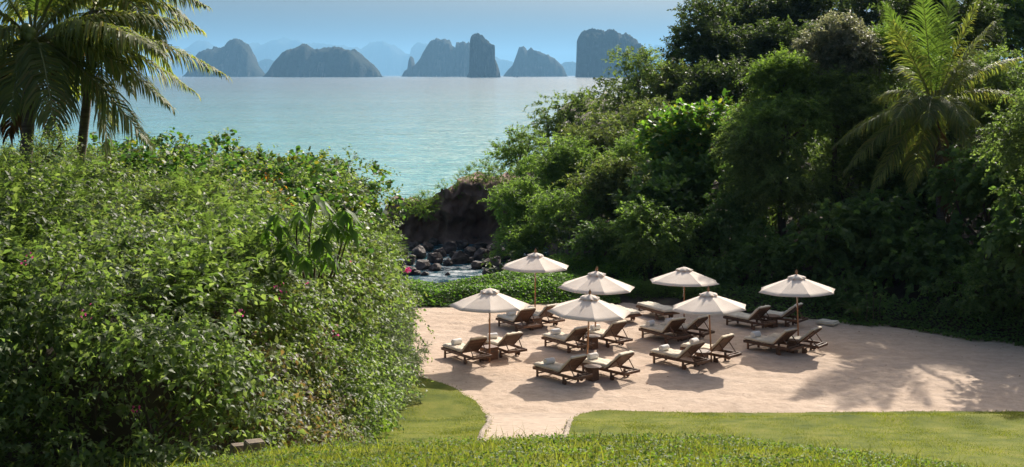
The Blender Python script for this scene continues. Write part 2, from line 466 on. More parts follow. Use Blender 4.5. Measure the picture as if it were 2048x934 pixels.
def z_bank(X, Y):
    px = PXC + FPX * X / 14.0
    zc = HCAM - (np.interp(px, *CREST) - PYH) / FPX * 14.0
    return zc + 0.25 * np.clip(14 - Y, -.3, 9) - 0.5 * np.clip(Y - 14, 0, 20) ** 1.5 + .03 * wob(X, Y, 1.7, 6, 3)
XS = (np.array([0, 60, 63, 70, 80, 84, 87, 91, 96, 110, 140, 200]), np.array([-60, -60, 2.0, 2.0, 2.5, 1.5, -5, -4, 2, 7, 14, 30]))
def z_ground(X, Y):
    d = np.maximum(Y - y_back(X), 0)
    ysh = np.interp(X, [-40, -12, -9, -7, -2, 1, 4, 6], [43, 45, 52, 58.5, 59.5, 62.5, 66, 200])
    a = smoothstep(0, 3.5, ysh - Y)
    b = smoothstep(-1.5, 2.5, X - np.interp(Y, *XS)) * smoothstep(60, 64, Y)
    f = np.maximum(a, b)
    hill = 0.16 * np.clip(d - 2, 0, 42) * smoothstep(-6, 9, X) + 0.05 * np.clip(X - 6, 0, 60) * smoothstep(0, 9, d) + .25 * np.clip(d, 0, 1)
    z = -2.6 * (1 - f) + f * (hill + 0.02 * wob(X, Y, .8))
    z = np.where(Y < 37, np.maximum(z_lawn(X, Y), z), z)
    under = (hedge_top(X, Y) - 1.15) * smoothstep(-4.15, -5.2, X) * smoothstep(16.9, 18.0, Y) * smoothstep(36.5, 34.0, Y)
    z = np.maximum(z, np.where((X < -4) & (Y < 38), under, -9))         # earth bank under the hedge
    return z

def grid_sheet(name, x0, x1, y0, y1, step, zf, mat, sdf=None, zoff=0.0, smooth=True):
    """a height-field sheet, cut cleanly along sdf = 0 (kept where sdf < 0)"""
    xs = np.arange(x0, x1 + step * .5, step); ys = np.arange(y0, y1 + step * .5, step)
    X, Y = np.meshgrid(xs, ys)
    nx, ny = len(xs), len(ys)
    Pn = np.stack([X.ravel(), Y.ravel()], 1)
    S = sdf(Pn[:, 0], Pn[:, 1]) if sdf else -np.ones(len(Pn))
    idx = np.arange(nx * ny).reshape(ny, nx)
    Q = np.stack([idx[:-1, :-1], idx[:-1, 1:], idx[1:, 1:], idx[1:, :-1]], -1).reshape(-1, 4)
    ins = S[Q] < 0
    full = Q[ins.all(1)]
    verts = [tuple(p) for p in Pn]
    faces = [tuple(map(int, q)) for q in full]
    cache = {}
    for q, w in zip(Q[ins.any(1) & ~ins.all(1)], ins[ins.any(1) & ~ins.all(1)]):
        poly = []
        for k in range(4):
            i, j = int(q[k]), int(q[(k + 1) % 4])
            if w[k]: poly.append(i)
            if w[k] != w[(k + 1) % 4]:
                key = (min(i, j), max(i, j))
                if key not in cache:
                    t = S[i] / (S[i] - S[j])
                    cache[key] = len(verts)
                    verts.append(tuple(Pn[i] + (Pn[j] - Pn[i]) * t))
                poly.append(cache[key])
        if len(poly) >= 3: faces.append(tuple(poly))
    used = sorted({i for f in faces for i in f}); rem = {u: k for k, u in enumerate(used)}
    A = np.array(verts)[used]
    Z = zf(A[:, 0], A[:, 1]) + zoff
    me = mesh_py(name, np.column_stack([A, Z]), [tuple(rem[i] for i in f) for f in faces], smooth)
    return tag(link(name, me, mat), kind='structure')

def poly_sdf(pts):
    P0 = np.asarray(pts, float); P1 = np.roll(P0, -1, 0)
    def f(x, y):
        x = np.asarray(x, float); y = np.asarray(y, float)
        best = np.full(x.shape, 1e9); ins = np.zeros(x.shape, bool)
        for a, b in zip(P0, P1):
            e = b - a
            t = np.clip(((x - a[0]) * e[0] + (y - a[1]) * e[1]) / (e @ e + 1e-12), 0, 1)
            best = np.minimum(best, np.hypot(x - a[0] - t * e[0], y - a[1] - t * e[1]))
            c = ((a[1] > y) != (b[1] > y)) & (x < (b[0] - a[0]) * (y - a[1]) / (b[1] - a[1] + 1e-12) + a[0])
            ins ^= c
        return np.where(ins, -best, best)
    return f

def lawn_hit(px, py):
    lo, hi = 18.0, 60.0
    for _ in range(40):
        m = (lo + hi) / 2
        p = at(px, py, m)
        if p[2] > z_lawn(p[0], p[1]): lo = m
        else: hi = m
    return at(px, py, lo)[:2]

def spline(pts, n=8):
    P = np.asarray(pts, float); out = []
    for i in range(len(P) - 1):
        p0, p1, p2, p3 = P[max(i - 1, 0)], P[i], P[i + 1], P[min(i + 2, len(P) - 1)]
        for t in np.linspace(0, 1, n, endpoint=False):
            out.append(.5 * ((2 * p1) + (-p0 + p2) * t + (2 * p0 - 5 * p1 + 4 * p2 - p3) * t * t + (-p0 + 3 * p1 - 3 * p2 + p3) * t ** 3))
    out.append(P[-1])
    return np.array(out)

LEFT_EDGE = [lawn_hit(*p) for p in [(790, 742), (835, 755), (872, 765), (915, 783), (950, 806), (972, 831), (977, 846), (968, 864), (957, 886), (945, 905)]]
RIGHT_EDGE = [lawn_hit(*p) for p in [(1124, 900), (1130, 880), (1134, 862), (1140, 846), (1154, 834), (1182, 826), (1230, 824), (1400, 828), (1600, 828), (1800, 826), (2048, 826), (2300, 828)]]
le = spline(LEFT_EDGE); re_ = spline(RIGHT_EDGE)
ll_poly = np.vstack([le, [(le[-1][0] - .4, 20), (-9, 20), (-9, le[0][1])]])
rl_poly = np.vstack([re_, [(re_[-1][0], 20), (re_[0][0], 20)]])
path_poly = np.vstack([[p for p in le if p[1] < 36.2], [(le[-1][0] - .1, 24), (re_[0][0] + .1, 24)], [p for p in re_ if p[1] < 36.2 and p[0] < 3]])
sd_ll, sd_rl, sd_path = poly_sdf(ll_poly), poly_sdf(rl_poly), poly_sdf(path_poly)
edge_wob = lambda f: (lambda x, y: f(x, y) + .05 * wob(x, y, 4.0, 8, 7) + .03 * wob(x, y, 13, 8, 2))

def sea_sheet():
    ys = np.concatenate([np.arange(40, 160, 6.0), np.geomspace(160, 48000, 70)])
    us = np.linspace(-1, 1, 41)
    V = np.array([(u * max(90, y * .9 + 40), y, SEA_Z) for y in ys for u in us])
    n = len(us)
    F = [(r * n + c, r * n + c + 1, (r + 1) * n + c + 1, (r + 1) * n + c) for r in range(len(ys) - 1) for c in range(n - 1)]
    return tag(link('sea', mesh_np('sea', V, F, True), M['water']), kind='structure')
sea_sheet()

grid_sheet('ground', -34, 62, 17, 150, 0.8, z_ground, M['soil'], None, -.10)
sand_sd = lambda x, y: np.maximum(np.maximum(y - y_back(x) - 1.1 - .4 * wob(x, y, 1.2), 29.5 - y), -5.5 - x)
def z_sand(X, Y):
    return np.maximum(z_lawn(X, Y), 0) * smoothstep(36.8, 34.6, Y) + .018 * wob(X, Y, 2.6, 8, 5) + .022 * wob(X, Y, 6.5, 8, 9) - .01
grid_sheet('sand_beach', -6, 40, 29, 56, 0.2, z_sand, M['sand'], sand_sd, 0.0)
grid_sheet('lawn', -9, 1.5, 20, 42, 0.2, lambda x, y: np.maximum(z_lawn(x, y), 0), M['lawn'], edge_wob(sd_ll), .045)
grid_sheet('lawn', 1, 24, 20, 37.5, 0.2, lambda x, y: np.maximum(z_lawn(x, y), 0), M['lawn'], edge_wob(sd_rl), .045)
grid_sheet('path', -2, 3, 23.5, 36.5, 0.2, lambda x, y: np.maximum(z_lawn(x, y), 0) + .01 * wob(x, y, 5), M['path'], sd_path, .022)
grid_sheet('grass_bank', -8, 9, 6.5, 17.5, 0.25, z_bank, M['lawn'], None, 0.0)

# ------------------------------------------------------------------ limestone islands and far ridges
def island(name, prof, D, label, cat='island', depth=.7, rough=1.0, seed=0, group='limestone islands on the horizon', steep=5.0, nu=130, nv=32):
    r = np.random.default_rng(seed)
    q_ = D / 4000.0
    pr = np.array(prof, float)
    pxs = np.linspace(pr[0, 0], pr[-1, 0], nu)
    pys = np.interp(pxs, pr[:, 0], pr[:, 1])
    x = (pxs - PXC) / FPX * D
    h = HCAM - (pys - PYH) / FPX * D - SEA_Z
    h = np.maximum(h, 0)
    half = (x[-1] - x[0]) / 2 * depth
    v = np.linspace(-1, 1, nv)
    V = []
    ph = r.uniform(0, 50, 6)
    for j in range(nv):
        wobble = 1 + .10 * np.sin(x / half * 5 + ph[0]) + .07 * np.sin(x / half * 11 + ph[1]) + .04 * np.sin(x / half * 23 + ph[2])
        prof_end = np.clip(np.minimum(pxs - pr[0, 0], pr[-1, 0] - pxs) / (pr[-1, 0] - pr[0, 0]) * 7, .25, 1) ** .5
        yy = v[j] * half * wobble * prof_end
        k = 1 - np.abs(v[j]) ** steep
        lump = 1 + rough * (.035 * np.sin(x / q_ * 2 * math.pi / 90 + ph[3] + v[j] * 5) + .05 * wob(x / 34 / q_, yy / 34 / q_, 2.2, 8, seed))
        z = h * k * (1 - (1 - lump) * k * (np.abs(v[j]) > .08)) - .9
        z = z + rough * (.034 * wob(x / 9 / q_, yy / 9 / q_, 1.6, 10, seed) + .022 * wob(x / 4 / q_, yy / 4 / q_, 2.0, 10, seed + 9) + r.normal(0, .007, nu)) * h * (k > 0)
        V.append(np.column_stack([x, np.full(nu, D) + yy, np.maximum(z + SEA_Z, SEA_Z - .9)]))
    V = np.concatenate(V)
    idx = np.arange(nu * nv).reshape(nv, nu)
    F = np.stack([idx[:-1, :-1], idx[:-1, 1:], idx[1:, 1:], idx[1:, :-1]], -1).reshape(-1, 4)
    base = Vector((float(x.mean()), D, SEA_Z))
    me = mesh_np(name, V - np.array(base), F, True)
    o = link(name, me, M['karst'], None, base)
    return tag(o, label, cat, group)

ISL = [
 ([(372,151),(380,140),(385,128),(400,110),(412,98),(425,97),(441,99),(448,93),(460,85),(475,81),(488,84),(497,93),(503,106),(510,126),(520,139),(531,151)], 10560, 'hazy humped island with a round summit beside the palm fronds', 4),
 ([(533,151),(541,139),(552,122),(572,107),(590,98),(605,92),(620,95),(632,100),(645,97),(655,98),(675,95),(690,98),(710,104),(730,116),(745,129),(757,143),(761,151)], 8880, 'long low wooded island with an even rounded back', 5),
 ([(805,151),(810,141),(817,138),(819,121),(822,114),(826,119),(828,133),(836,125),(846,108),(858,90),(875,80),(890,79),(900,83),(905,92),(911,98),(913,85),(925,87),(938,88),(946,95),(950,151)], 10800, 'broad island with a thin rock needle at one end', 5),
 ([(934,152),(937,146),(939,135),(940,84),(943,76),(955,73),(968,77),(982,88),(990,95),(988,115),(995,130),(999,142),(1001,152)], 7440, 'dark narrow rock tower standing in front of the broad island', 8),
 ([(1007,151),(1015,141),(1025,131),(1032,115),(1037,101),(1047,97),(1055,103),(1062,99),(1075,105),(1090,108),(1110,118),(1125,132),(1134,151)], 11040, 'small two-peaked island sloping down to one side', 4),
 ([(1152,152),(1153,140),(1154,85),(1158,76),(1168,70),(1185,66),(1200,69),(1225,66),(1245,70),(1262,78),(1275,88),(1290,105),(1302,130),(1310,152)], 7680, 'flat-topped block of an island with sheer sides, partly behind a tree', 8),
]
for k, (pr, D, lab, st) in enumerate(ISL):
    island('limestone_island', pr, D * .78, lab, seed=k + 3, steep=st)
RIDGES = [
 ([(340,151),(352,110),(370,98),(395,82),(415,84),(430,96),(470,100),(500,88),(520,91),(540,87),(560,79),(600,85),(615,91),(660,88),(700,95),(720,98),(740,88),(770,86),(790,93),(803,106),(815,112),(840,110),(850,151)], 27000, 'faint blue ridge far behind the long low island'),
 ([(812,151),(822,100),(838,86),(850,88),(880,100),(930,112),(1000,118),(1025,122),(1040,151)], 26000, 'faint blue hill peeping out behind the rock needle'),
 ([(1270,151),(1290,108),(1310,95),(1330,90),(1350,94),(1380,96),(1420,90),(1460,110),(1490,151)], 26400, 'faint blue hill in the gap between the tall trees'),
 ([(486,151),(500,132),(530,118),(560,124),(590,140),(600,151)], 18000, 'low hazy hill between the humped and the long island'),
 ([(1100,151),(1120,128),(1140,122),(1165,130),(1180,151)], 18400, 'low hazy hill between the two-peaked and the flat-topped island'),
]
for k, (pr, D, lab) in enumerate(RIDGES):
    island('far_ridge', pr, D, lab, 'hill', depth=.25, seed=k + 20, group='faint ridges behind the islands', steep=4, nv=24)

# ------------------------------------------------------------------ tiny boats below the islands
def boat(px, D, L, label):
    n = 12
    V, F = [], []
    for i in range(n + 1):
        t = i / n; w = math.sin(math.pi * min(1, t * .85 + .12)) ** .6 * L * .13; z = .9 + 1.1 * abs(t - .4) ** 2 * 3
        V += [(t * L - L / 2, -w, z), (t * L - L / 2, 0, -.4), (t * L - L / 2, w, z)]
        if i: F += [(3 * i - 3, 3 * i, 3 * i + 1, 3 * i - 2), (3 * i - 2, 3 * i + 1, 3 * i + 2, 3 * i - 1), (3 * i - 1, 3 * i + 2, 3 * i, 3 * i - 3)]
    root = empty('longtail_boat', ((px - PXC) / FPX * D, D, SEA_Z)); tag(root, label, 'boat', 'tiny boats below the islands'); root.scale = (2.0, 2.0, 2.2)
    link('hull', mesh_py('hull', V, F), M['post_wood'], root)
    link('cabin', bevel_mesh('cabin', box_vf(-L * .18, L * .12, -L * .08, L * .08, .7, 2.6), .1), M['towel'], root)
    link('cabin_roof', bevel_mesh('cabin_roof', box_vf(-L * .24, L * .17, -L * .10, L * .10, 2.605, 2.8), .05), M['post_wood'], root)
boat(764, 7200, 9, 'tiny boat on the horizon off the end of the long low island')
boat(873, 7600, 9, 'tiny boat on the horizon under the broad island with the needle')
boat(1032, 6000, 9, 'tiny boat on the water below the small two-peaked island')

# ------------------------------------------------------------------ the hazy air over the bay
def haze_box():
    m, nt, out = new_mat('haze_air')
    v = nt.nodes.new('ShaderNodeVolumePrincipled')
    v.inputs['Color'].default_value = (.285, .60, .95, 1)
    v.inputs['Density'].default_value = HAZE_DENSITY
    v.inputs['Anisotropy'].default_value = 0.2
    nt.links.new(v.outputs[0], out.inputs['Volume'])
    V, F = box_vf(-46000, 46000, -60, 49000, -3.9, 900)
    o = link('haze', mesh_np('haze', V, F), m)
    return tag(o, 'thin bluish haze over the whole bay', None, None, 'stuff')
HAZE_DENSITY = 5.0e-5
haze_box()

# ------------------------------------------------------------------ parasols
def make_panel_mesh(R, z_rim, z_top, r_in, sag):
    n = 7
    a0, a1 = -math.pi / 8, math.pi / 8
    V, F = [], []
    for i in range(n + 1):
        t = i / n
        rr = r_in + (R - r_in) * t
        for j in range(n + 1):
            u = j / n
            a = Vector((math.cos(a0), math.sin(a0))); b = Vector((math.cos(a1), math.sin(a1)))
            p = (a * (1 - u) + b * u) * rr
            z = z_top + (z_rim - z_top) * (rr / R)
            hang = 4 * u * (1 - u)
            z -= sag * hang * t
            z -= .02 * t * t
            p *= 1 - .025 * hang * (t ** 6)
            V.append((p.x, p.y, z))
    for j in range(n + 1):                       # short stitched hem
        p = V[n * (n + 1) + j]
        V.append((p[0] * 1.002, p[1] * 1.002, p[2] - .022))
    for i in range(n + 1):
        for j in range(n):
            k = i * (n + 1) + j
            F.append((k, k + 1, k + n + 2, k + n + 1))
    return mesh_py('canopy_panel', V, F, False)

R_U, Z_RIM, Z_TOP = 1.40, 1.98, 2.48
panel_me = make_panel_mesh(R_U, Z_RIM, Z_TOP, .10, .02); panel_me.materials.append(M['canvas'])
for p in panel_me.polygons: p.use_smooth = True
def vent_mesh(seed):
    r = random.Random(seed)
    V, F = [], []
    n = 48
    V.append((0, 0, 2.53))
    for ring, (rad, z) in enumerate([(.09, 2.510), (.19, 2.470), (.29, 2.430), (.315, 2.405)]):
        for k in range(n):
            a = 2 * math.pi * k / n
            w = abs(math.cos(a * 4))                      # a fold over each rib
            rr = rad * (1 + (.06 * math.cos(a * 8) if ring > 1 else 0))
            zz = z + (.016 * math.cos(a * 8) * ring / 3) + r.uniform(-.008, .008) * ring - (.03 * (math.cos(a * 8) < -.5) if ring == 3 else 0)
            V.append((rr * math.cos(a), rr * math.sin(a), zz))
    for k in range(n):
        F.append((0, 1 + k, 1 + (k + 1) % n))
        for ring in range(3):
            a = 1 + ring * n + k; b = 1 + ring * n + (k + 1) % n
            F.append((a, a + n, b + n, b))
    me = mesh_py('vent_cap', V, F, True); me.materials.append(M['canvas'])
    return me
vent_mes = [vent_mesh(s) for s in range(4)]
pole_me = tubes_mesh('pole', [tube_vf([(0, 0, -.3), (0, 0, .6), (0, 0, 1.5), (0, 0, 2.5)], [.030, .029, .028, .026], 12)]); pole_me.materials.append(M['pole_wood'])
def lathe(prof, n=12):
    V, F = [], []
    for r, z in prof:
        for k in range(n):
            V.append((r * math.cos(2 * math.pi * k / n), r * math.sin(2 * math.pi * k / n), z))
    for i in range(len(prof) - 1):
        for k in range(n):
            a = i * n + k; b = i * n + (k + 1) % n
            F.append((a, b, b + n, a + n))
    return V, F
finial_me = mesh_py('finial', *lathe([(.028, 2.50), (.028, 2.55), (.046, 2.58), (.05, 2.61), (.036, 2.65), (.014, 2.69), (.004, 2.72)], 12), True); finial_me.materials.append(M['pole_wood'])
hub_me = mesh_py('hub', *lathe([(.03, 1.78), (.06, 1.79), (.06, 1.86), (.03, 1.87)], 12)); hub_me.materials.append(M['pole_wood'])
rib_me = bevel_mesh('rib', merge([bar_vf((.05, 0, 2.43), (R_U - .02, 0, Z_RIM - .035), .018, .022), bar_vf((.05, 0, 1.83), (.72, 0, 2.17), .014, .018)]), 0); rib_me.materials.append(M['pole_wood'])
cord_me = tubes_mesh('pull_cord', [tube_vf([(.03, 0, 1.86), (.055, .012, 1.7), (.035, .03, 1.55), (.034, -.02, 1.48), (.05, .0, 1.36)], [.009] * 5, 6)]); cord_me.materials.append(M['towel'])

UMB = [
 (979, 567, 2.0, 'cream parasol beside the hedge, at the near corner of the lawn side', 1.00),
 (1070, 497, 16, 'cream parasol farthest back, in front of the rocky cove', 1.02),
 (1190, 533, 8, 'cream parasol just behind the one in the front middle', 1.03),
 (1368, 526, 20, 'cream parasol standing alone at the back against dark trees', .98),
 (1173.5, 578, 4, 'cream parasol in the front middle, over two towelled loungers', 1.00),
 (1423, 574, 12, 'cream parasol standing before the parasol at the dark trees', .96),
 (1597, 540, 6, 'cream parasol dappled by tree shade, nearest the right-hand palms', 1.02),
]
U_POS = []
for k, (px, py, rot, lab, sc) in enumerate(UMB):
    zt = 2.69 * sc
    Y = (HCAM - zt) * FPX / (py - PYH)
    loc = Vector(((px - PXC) / FPX * Y, Y, 0))
    U_POS.append(loc)
    u = empty('parasol', loc, math.radians(rot))
    u.scale = (sc, sc, sc)
    u.rotation_euler.x = math.radians(random.uniform(-2.2, 2.2)); u.rotation_euler.y = math.radians(random.uniform(-2.2, 2.2))
    tag(u, lab, 'parasol', 'cream parasols on the sand')
    for i in range(8):
        p = link('canopy_panel', panel_me, None, u); p.rotation_euler.z = math.radians(22.5 + 45 * i)
        q = link('rib', rib_me, None, u); q.rotation_euler.z = math.radians(45 * i)
    v = link('vent_cap', vent_mes[k % 4], None, u); v.rotation_euler.z = random.uniform(0, 6)
    link('pole', pole_me, None, u); link('hub', hub_me, None, u)
    if k not in (0, 3): link('finial', finial_me, None, u)
    c = link('pull_cord', cord_me, None, u); c.rotation_euler.z = random.uniform(3, 5)

# ------------------------------------------------------------------ sun loungers
L_LEN, L_W = 2.02, .74
HINGE = 1.22
def path_pt(s, ang):
    """point and normal along the lying surface, s from the foot end"""
    if s <= HINGE: return np.array([s, 0, .335]), np.array([0, 0, 1.0])
    d = s - HINGE
    return np.array([HINGE + d * math.cos(ang), 0, .335 + d * math.sin(ang)]), np.array([-math.sin(ang), 0, math.cos(ang)])

def mattress_mesh(ang, seed):
    r = np.random.default_rng(seed)
    S = np.linspace(-.03, HINGE + .80, 46)
    nw = 15
    hw = L_W / 2 - .025
    top, bot = [], []
    for s in S:
        p, n = path_pt(max(s, 0), ang)
        if s < 0: p = p + np.array([s, 0, 0])
        if abs(s - HINGE) < .07:                  # soft bend at the hinge
            w = .5 + (s - HINGE) / .14
            n = np.array([-math.sin(ang) * w, 0, math.cos(ang) + (1 - math.cos(ang)) * (1 - w)])
            n /= np.linalg.norm(n)
        e = min(s + .03, HINGE + .80 - s)
        end = math.sqrt(max(0, 1 - max(0, 1 - e / .06) ** 2))
        for j in range(nw):
            u = -1 + 2 * j / (nw - 1)
            side = math.sqrt(max(0, 1 - max(0, (abs(u) - .86) / .14) ** 2))
            puff = .085 * end * (.45 + .55 * side) * (1 - .20 * (abs(math.sin(math.pi * s / .27)) ** .5 < .35)) + .012 * math.sin(math.pi * s / .27) ** 2
            puff += .010 * math.sin(u * 9 + s * 7 + seed) * end + r.normal(0, .004)
            q = p + np.array([0, u * hw * (.97 + .03 * end), 0])
            top.append(q + n * (.012 + puff)); bot.append(q + n * .012)
    m = len(S)
    V = np.array(top + bot); F = []
    o = m * nw
    for i in range(m - 1):
        for j in range(nw - 1):
            k = i * nw + j
            F.append((k, k + nw, k + nw + 1, k + 1)); F.append((o + k, o + k + 1, o + k + nw + 1, o + k + nw))
        k = i * nw
        F.append((k, k + o, k + o + nw, k + nw)); k += nw - 1
        F.append((k, k + nw, k + nw + o, k + o))
    for j in range(nw - 1):
        F.append((j, j + 1, j + 1 + o, j + o)); k = (m - 1) * nw + j
        F.append((k, k + o, k + o + 1, k + 1))
    me = mesh_py('mattress', V, F, True); me.materials.append(M['mattress'])
    return me

ANG = math.radians(43)
wood = M['lounger_wood']
def wmesh(name, vf, b=.006):
    me = bevel_mesh(name, vf, b); me.materials.append(wood); return me
hw = L_W / 2
rail_me = wmesh('side_rail', box_vf(0, L_LEN, -.02, .02, .235, .325))
end_me = wmesh('end_rail', box_vf(-.021, .021, -hw + .021, hw - .021, .237, .322))
leg_me = wmesh('leg', box_vf(-.035, .035, -.028, .028, -.06, .236))
stretch_me = wmesh('stretcher', box_vf(-.018, .018, -hw + .05, hw - .05, .10, .14))
deck_me = wmesh('deck_slat', box_vf(-.032, .032, -hw + .022, hw - .022, .300, .318), .003)
wheel_me = mesh_py('wheel', *(lambda vf: ([(v[0], v[2], v[1]) for v in vf[0]], vf[1]))(lathe([(.001, -.025), (.075, -.025), (.085, -.015), (.085, .015), (.075, .025), (.001, .025)], 16)), False); wheel_me.materials.append(wood)
stile_me = wmesh('stile', box_vf(0, .78, -.022, .022, -.022, .022))
bslat_me = wmesh('slat', box_vf(-.028, .028, -hw + .075, hw - .075, -.008, .008), .003)
bhead_me = wmesh('head_board', box_vf(-.06, .06, -hw + .075, hw - .075, -.010, .010), .003)
grip_me = bevel_mesh('grip_slot', box_vf(-.012, .012, -.06, .06, -.0125, .0125), .002); grip_me.materials.append(M['post_wood'])
strut_me = {}
def strut_mesh(ang):
    if ang not in strut_me:
        a = np.array([HINGE + .50 * math.cos(ang), 0, .31 + .50 * math.sin(ang)]); b = np.array([1.86, 0, .315])
        strut_me[ang] = wmesh('strut', bar_vf(a, b, .022, .032), .003)
    return strut_me[ang]
foot_me = wmesh('arm_rest_bar', box_vf(-.02, .02, -hw + .045, hw - .045, .30, .335), .004)

def make_lounger(loc, dx, dy, ang, seed, label, mirror=False):
    t = empty('sun_lounger', loc, math.atan2(dy, dx))
    tag(t, label, 'sun lounger', 'wooden sun loungers on the sand')
    def put(name, me, x=0, y=0, z=0, par=t, ry=0):
        o = link(name, me, None, par); o.location = (x, y, z)
        if ry: o.rotation_euler.y = ry
        return o
    for s in (-1, 1): put('side_rail', rail_me, 0, s * (hw - .001), 0)
    for x in (.0215, L_LEN - .0215): put('end_rail', end_me, x)
    for s in (-1, 1):
        put('leg', leg_me, .16, s * (hw - .05)); put('leg', leg_me, 1.40, s * (hw - .05))
        put('wheel', wheel_me, 1.50, s * (hw - .005), .085)
    put('stretcher', stretch_me, .16); put('stretcher', stretch_me, 1.40)
    for i in range(9): put('deck_slat', deck_me, .12 + i * .125)
    put('arm_rest_bar', foot_me, 1.86)
    b = empty('backrest'); b.parent = t; b.location = (HINGE, 0, .31); b.rotation_euler.y = -ang
    for s in (-1, 1): put('stile', stile_me, 0, s * (hw - .05), 0, b)
    for i in range(9): put('slat', bslat_me, .05 + i * .068, 0, .004, b)
    hb = put('head_board', bhead_me, .71, 0, .004, b)
    put('grip_slot', grip_me, .72, 0, .004, b)
    if ang > .2:
        for s in (-1, 1): put('strut', strut_mesh(ang), 0, s * (hw - .085))
    mm = link('mattress', mattress_mesh(ang, seed), None, t)
    return t

towel_rolls = []
def towel_mesh(seed):
    r = np.random.default_rng(seed)
    V, F = [], []
    n, L, R = 20, .36, .105
    prof = [(.012, -L / 2 + .02), (.035, -L / 2 + .004), (.06, -L / 2 + .012), (.08, -L / 2 + .002), (R * .96, -L / 2 + .008), (R, -L / 2 + .02), (R * 1.02, -L / 4), (R * .99, 0), (R * 1.02, L / 4), (R, L / 2 - .02), (R * .96, L / 2 - .008), (.08, L / 2 - .002), (.06, L / 2 - .012), (.035, L / 2 - .004), (.012, L / 2 - .02)]
    for rr, y in prof:
        for k in range(n):
            a = 2 * math.pi * k / n
            q = rr * (1 + .03 * math.sin(2 * a + seed)) + (.012 if (k == 3 and rr > .08) else 0) + r.normal(0, .0012)
            V.append((q * math.cos(a), y, q * math.sin(a) * .94))
    for i in range(len(prof) - 1):
        for k in range(n):
            a, b = i * n + k, i * n + (k + 1) % n
            F.append((a, b, b + n, a + n))
    me = mesh_py('rolled_towel', V, F, True); me.materials.append(M['towel'])
    return me
towel_mes = [towel_mesh(s) for s in range(4)]

# near foot corner, near head corner and far head corner of each lounger frame, read off the photograph (rail height .28)
Z_R = .28
LOUNGERS = [
 # foot px, head near px, known length?, angle, towel, label
 ((884, 697), (947.5, 718), True, 'leftmost lounger on the sand, its towel rolled on the cushion, nearest the hedge', True, ANG),
 (None, (1018, 705), (57, ), 'lounger under the parasol beside the hedge, right of the leftmost lounger', True, ANG),
 ((987.5, 636), (1047.7, 655), True, 'lounger below the farthest-back parasol, the nearer one to the hedge of its pair', True, ANG),
 (None, (1100, 645), (53, ), 'lounger below the farthest-back parasol, behind its table and nearer the flat loungers', True, ANG),
 ((1094.5, 678.5), (1158, 694.5), True, 'lounger half behind the pole of the front middle parasol, with a rolled towel', True, ANG),
 (None, (1236, 685), (50, ), 'lounger with cream cushion folded over its upright back, behind the front middle pair', True, ANG),
 ((1065, 735), (1152, 758), True, 'front-row lounger nearest the path, left one of the closest pair', True, ANG),
 (None, (1249, 749), (47, ), 'front-row lounger with bare slatted back, right one of the closest pair', True, ANG),
 ((1198, 618), (1252, 634), True, 'lounger lying flat, partly hidden behind two parasols at the back', False, 0.02),
 ((1268, 611), (1328, 629), True, 'lounger lying fully flat at the back beside the lone rear parasol pole', False, 0.02),
 ((1275, 658), (1353, 677), True, 'lounger in the middle row with a towel, left of the parasol pole it shares', True, ANG),
 (None, (1406, 670), (44, ), 'lounger behind the pole of the parasol that stands before the dark trees', True, ANG),
 ((1312, 711), (1394, 728), True, 'front-row lounger with a bright towel, left of the second closest pair', True, ANG),
 (None, (1458, 715), (44, ), 'front-row lounger on the right of the second closest pair, cushion draped over its back', True, ANG),
 ((1503, 685), (1583, 700), True, 'shaded lounger with a single coiled towel under the dappled parasol', True, ANG),
 (None, (1638, 695), (38, ), 'rightmost lounger on the sand, in tree shade without a towel', False, ANG),
 ((1466, 638), (1528, 650), True, 'shaded lounger at the back right, without a towel, in front of dark bushes', False, ANG),
 (None, (1600, 643), (38, ), 'rearmost lounger on the right, behind the pole of the dappled parasol', False, ANG),
]
tow_lab = ['on the leftmost lounger', 'on the lounger under the hedge-side parasol', 'on the nearer lounger below the farthest parasol', 'on the farther lounger below the farthest parasol',
 'on the lounger behind the front middle pole', 'on the lounger behind the front middle parasol', 'on the front lounger nearest the path', 'on the slatted front lounger beside the table', '', '',
 'on the middle-row lounger in half shade', 'on the lounger behind the pole before the dark trees', 'on the front lounger of the second pair', 'beside the pole, on the draped front lounger', 'with a coiled end, on the shaded lounger', '', '', '']
L_POS = []
for k, (fp, hp, how, lab, towel, ang) in enumerate(LOUNGERS):
    h = on_z(*hp, Z_R)
    if how is True:
        f0 = on_z(*fp, Z_R); d = h - f0; a = math.atan2(d[1], d[0])
    else:
        a = -math.radians(how[0])
    d = np.array([math.cos(a), math.sin(a)])
    side = np.array([-d[1], d[0]])                              # points away from the camera side
    foot = h[:2] - d * L_LEN + side * hw
    L_POS.append((foot, d, side))
    make_lounger((foot[0], foot[1], 0), d[0], d[1], ang if ang < .2 else math.radians((43, 39, 45, 41, 42, 46, 43, 40)[k % 8]), k, lab)
    if towel:
        s = .36 + random.uniform(-.08, .08)
        p = foot + d * s + side * random.uniform(-.12, .06)
        tw = link('rolled_towel', towel_mes[k % 4], None, None, (p[0], p[1], .348 + .075 + .098))
        tw.rotation_euler = (0, random.uniform(0, 6), a + random.uniform(-.35, .35))
        tag(tw, 'rolled white towel ' + tow_lab[k], 'towel', 'rolled towels on the loungers')

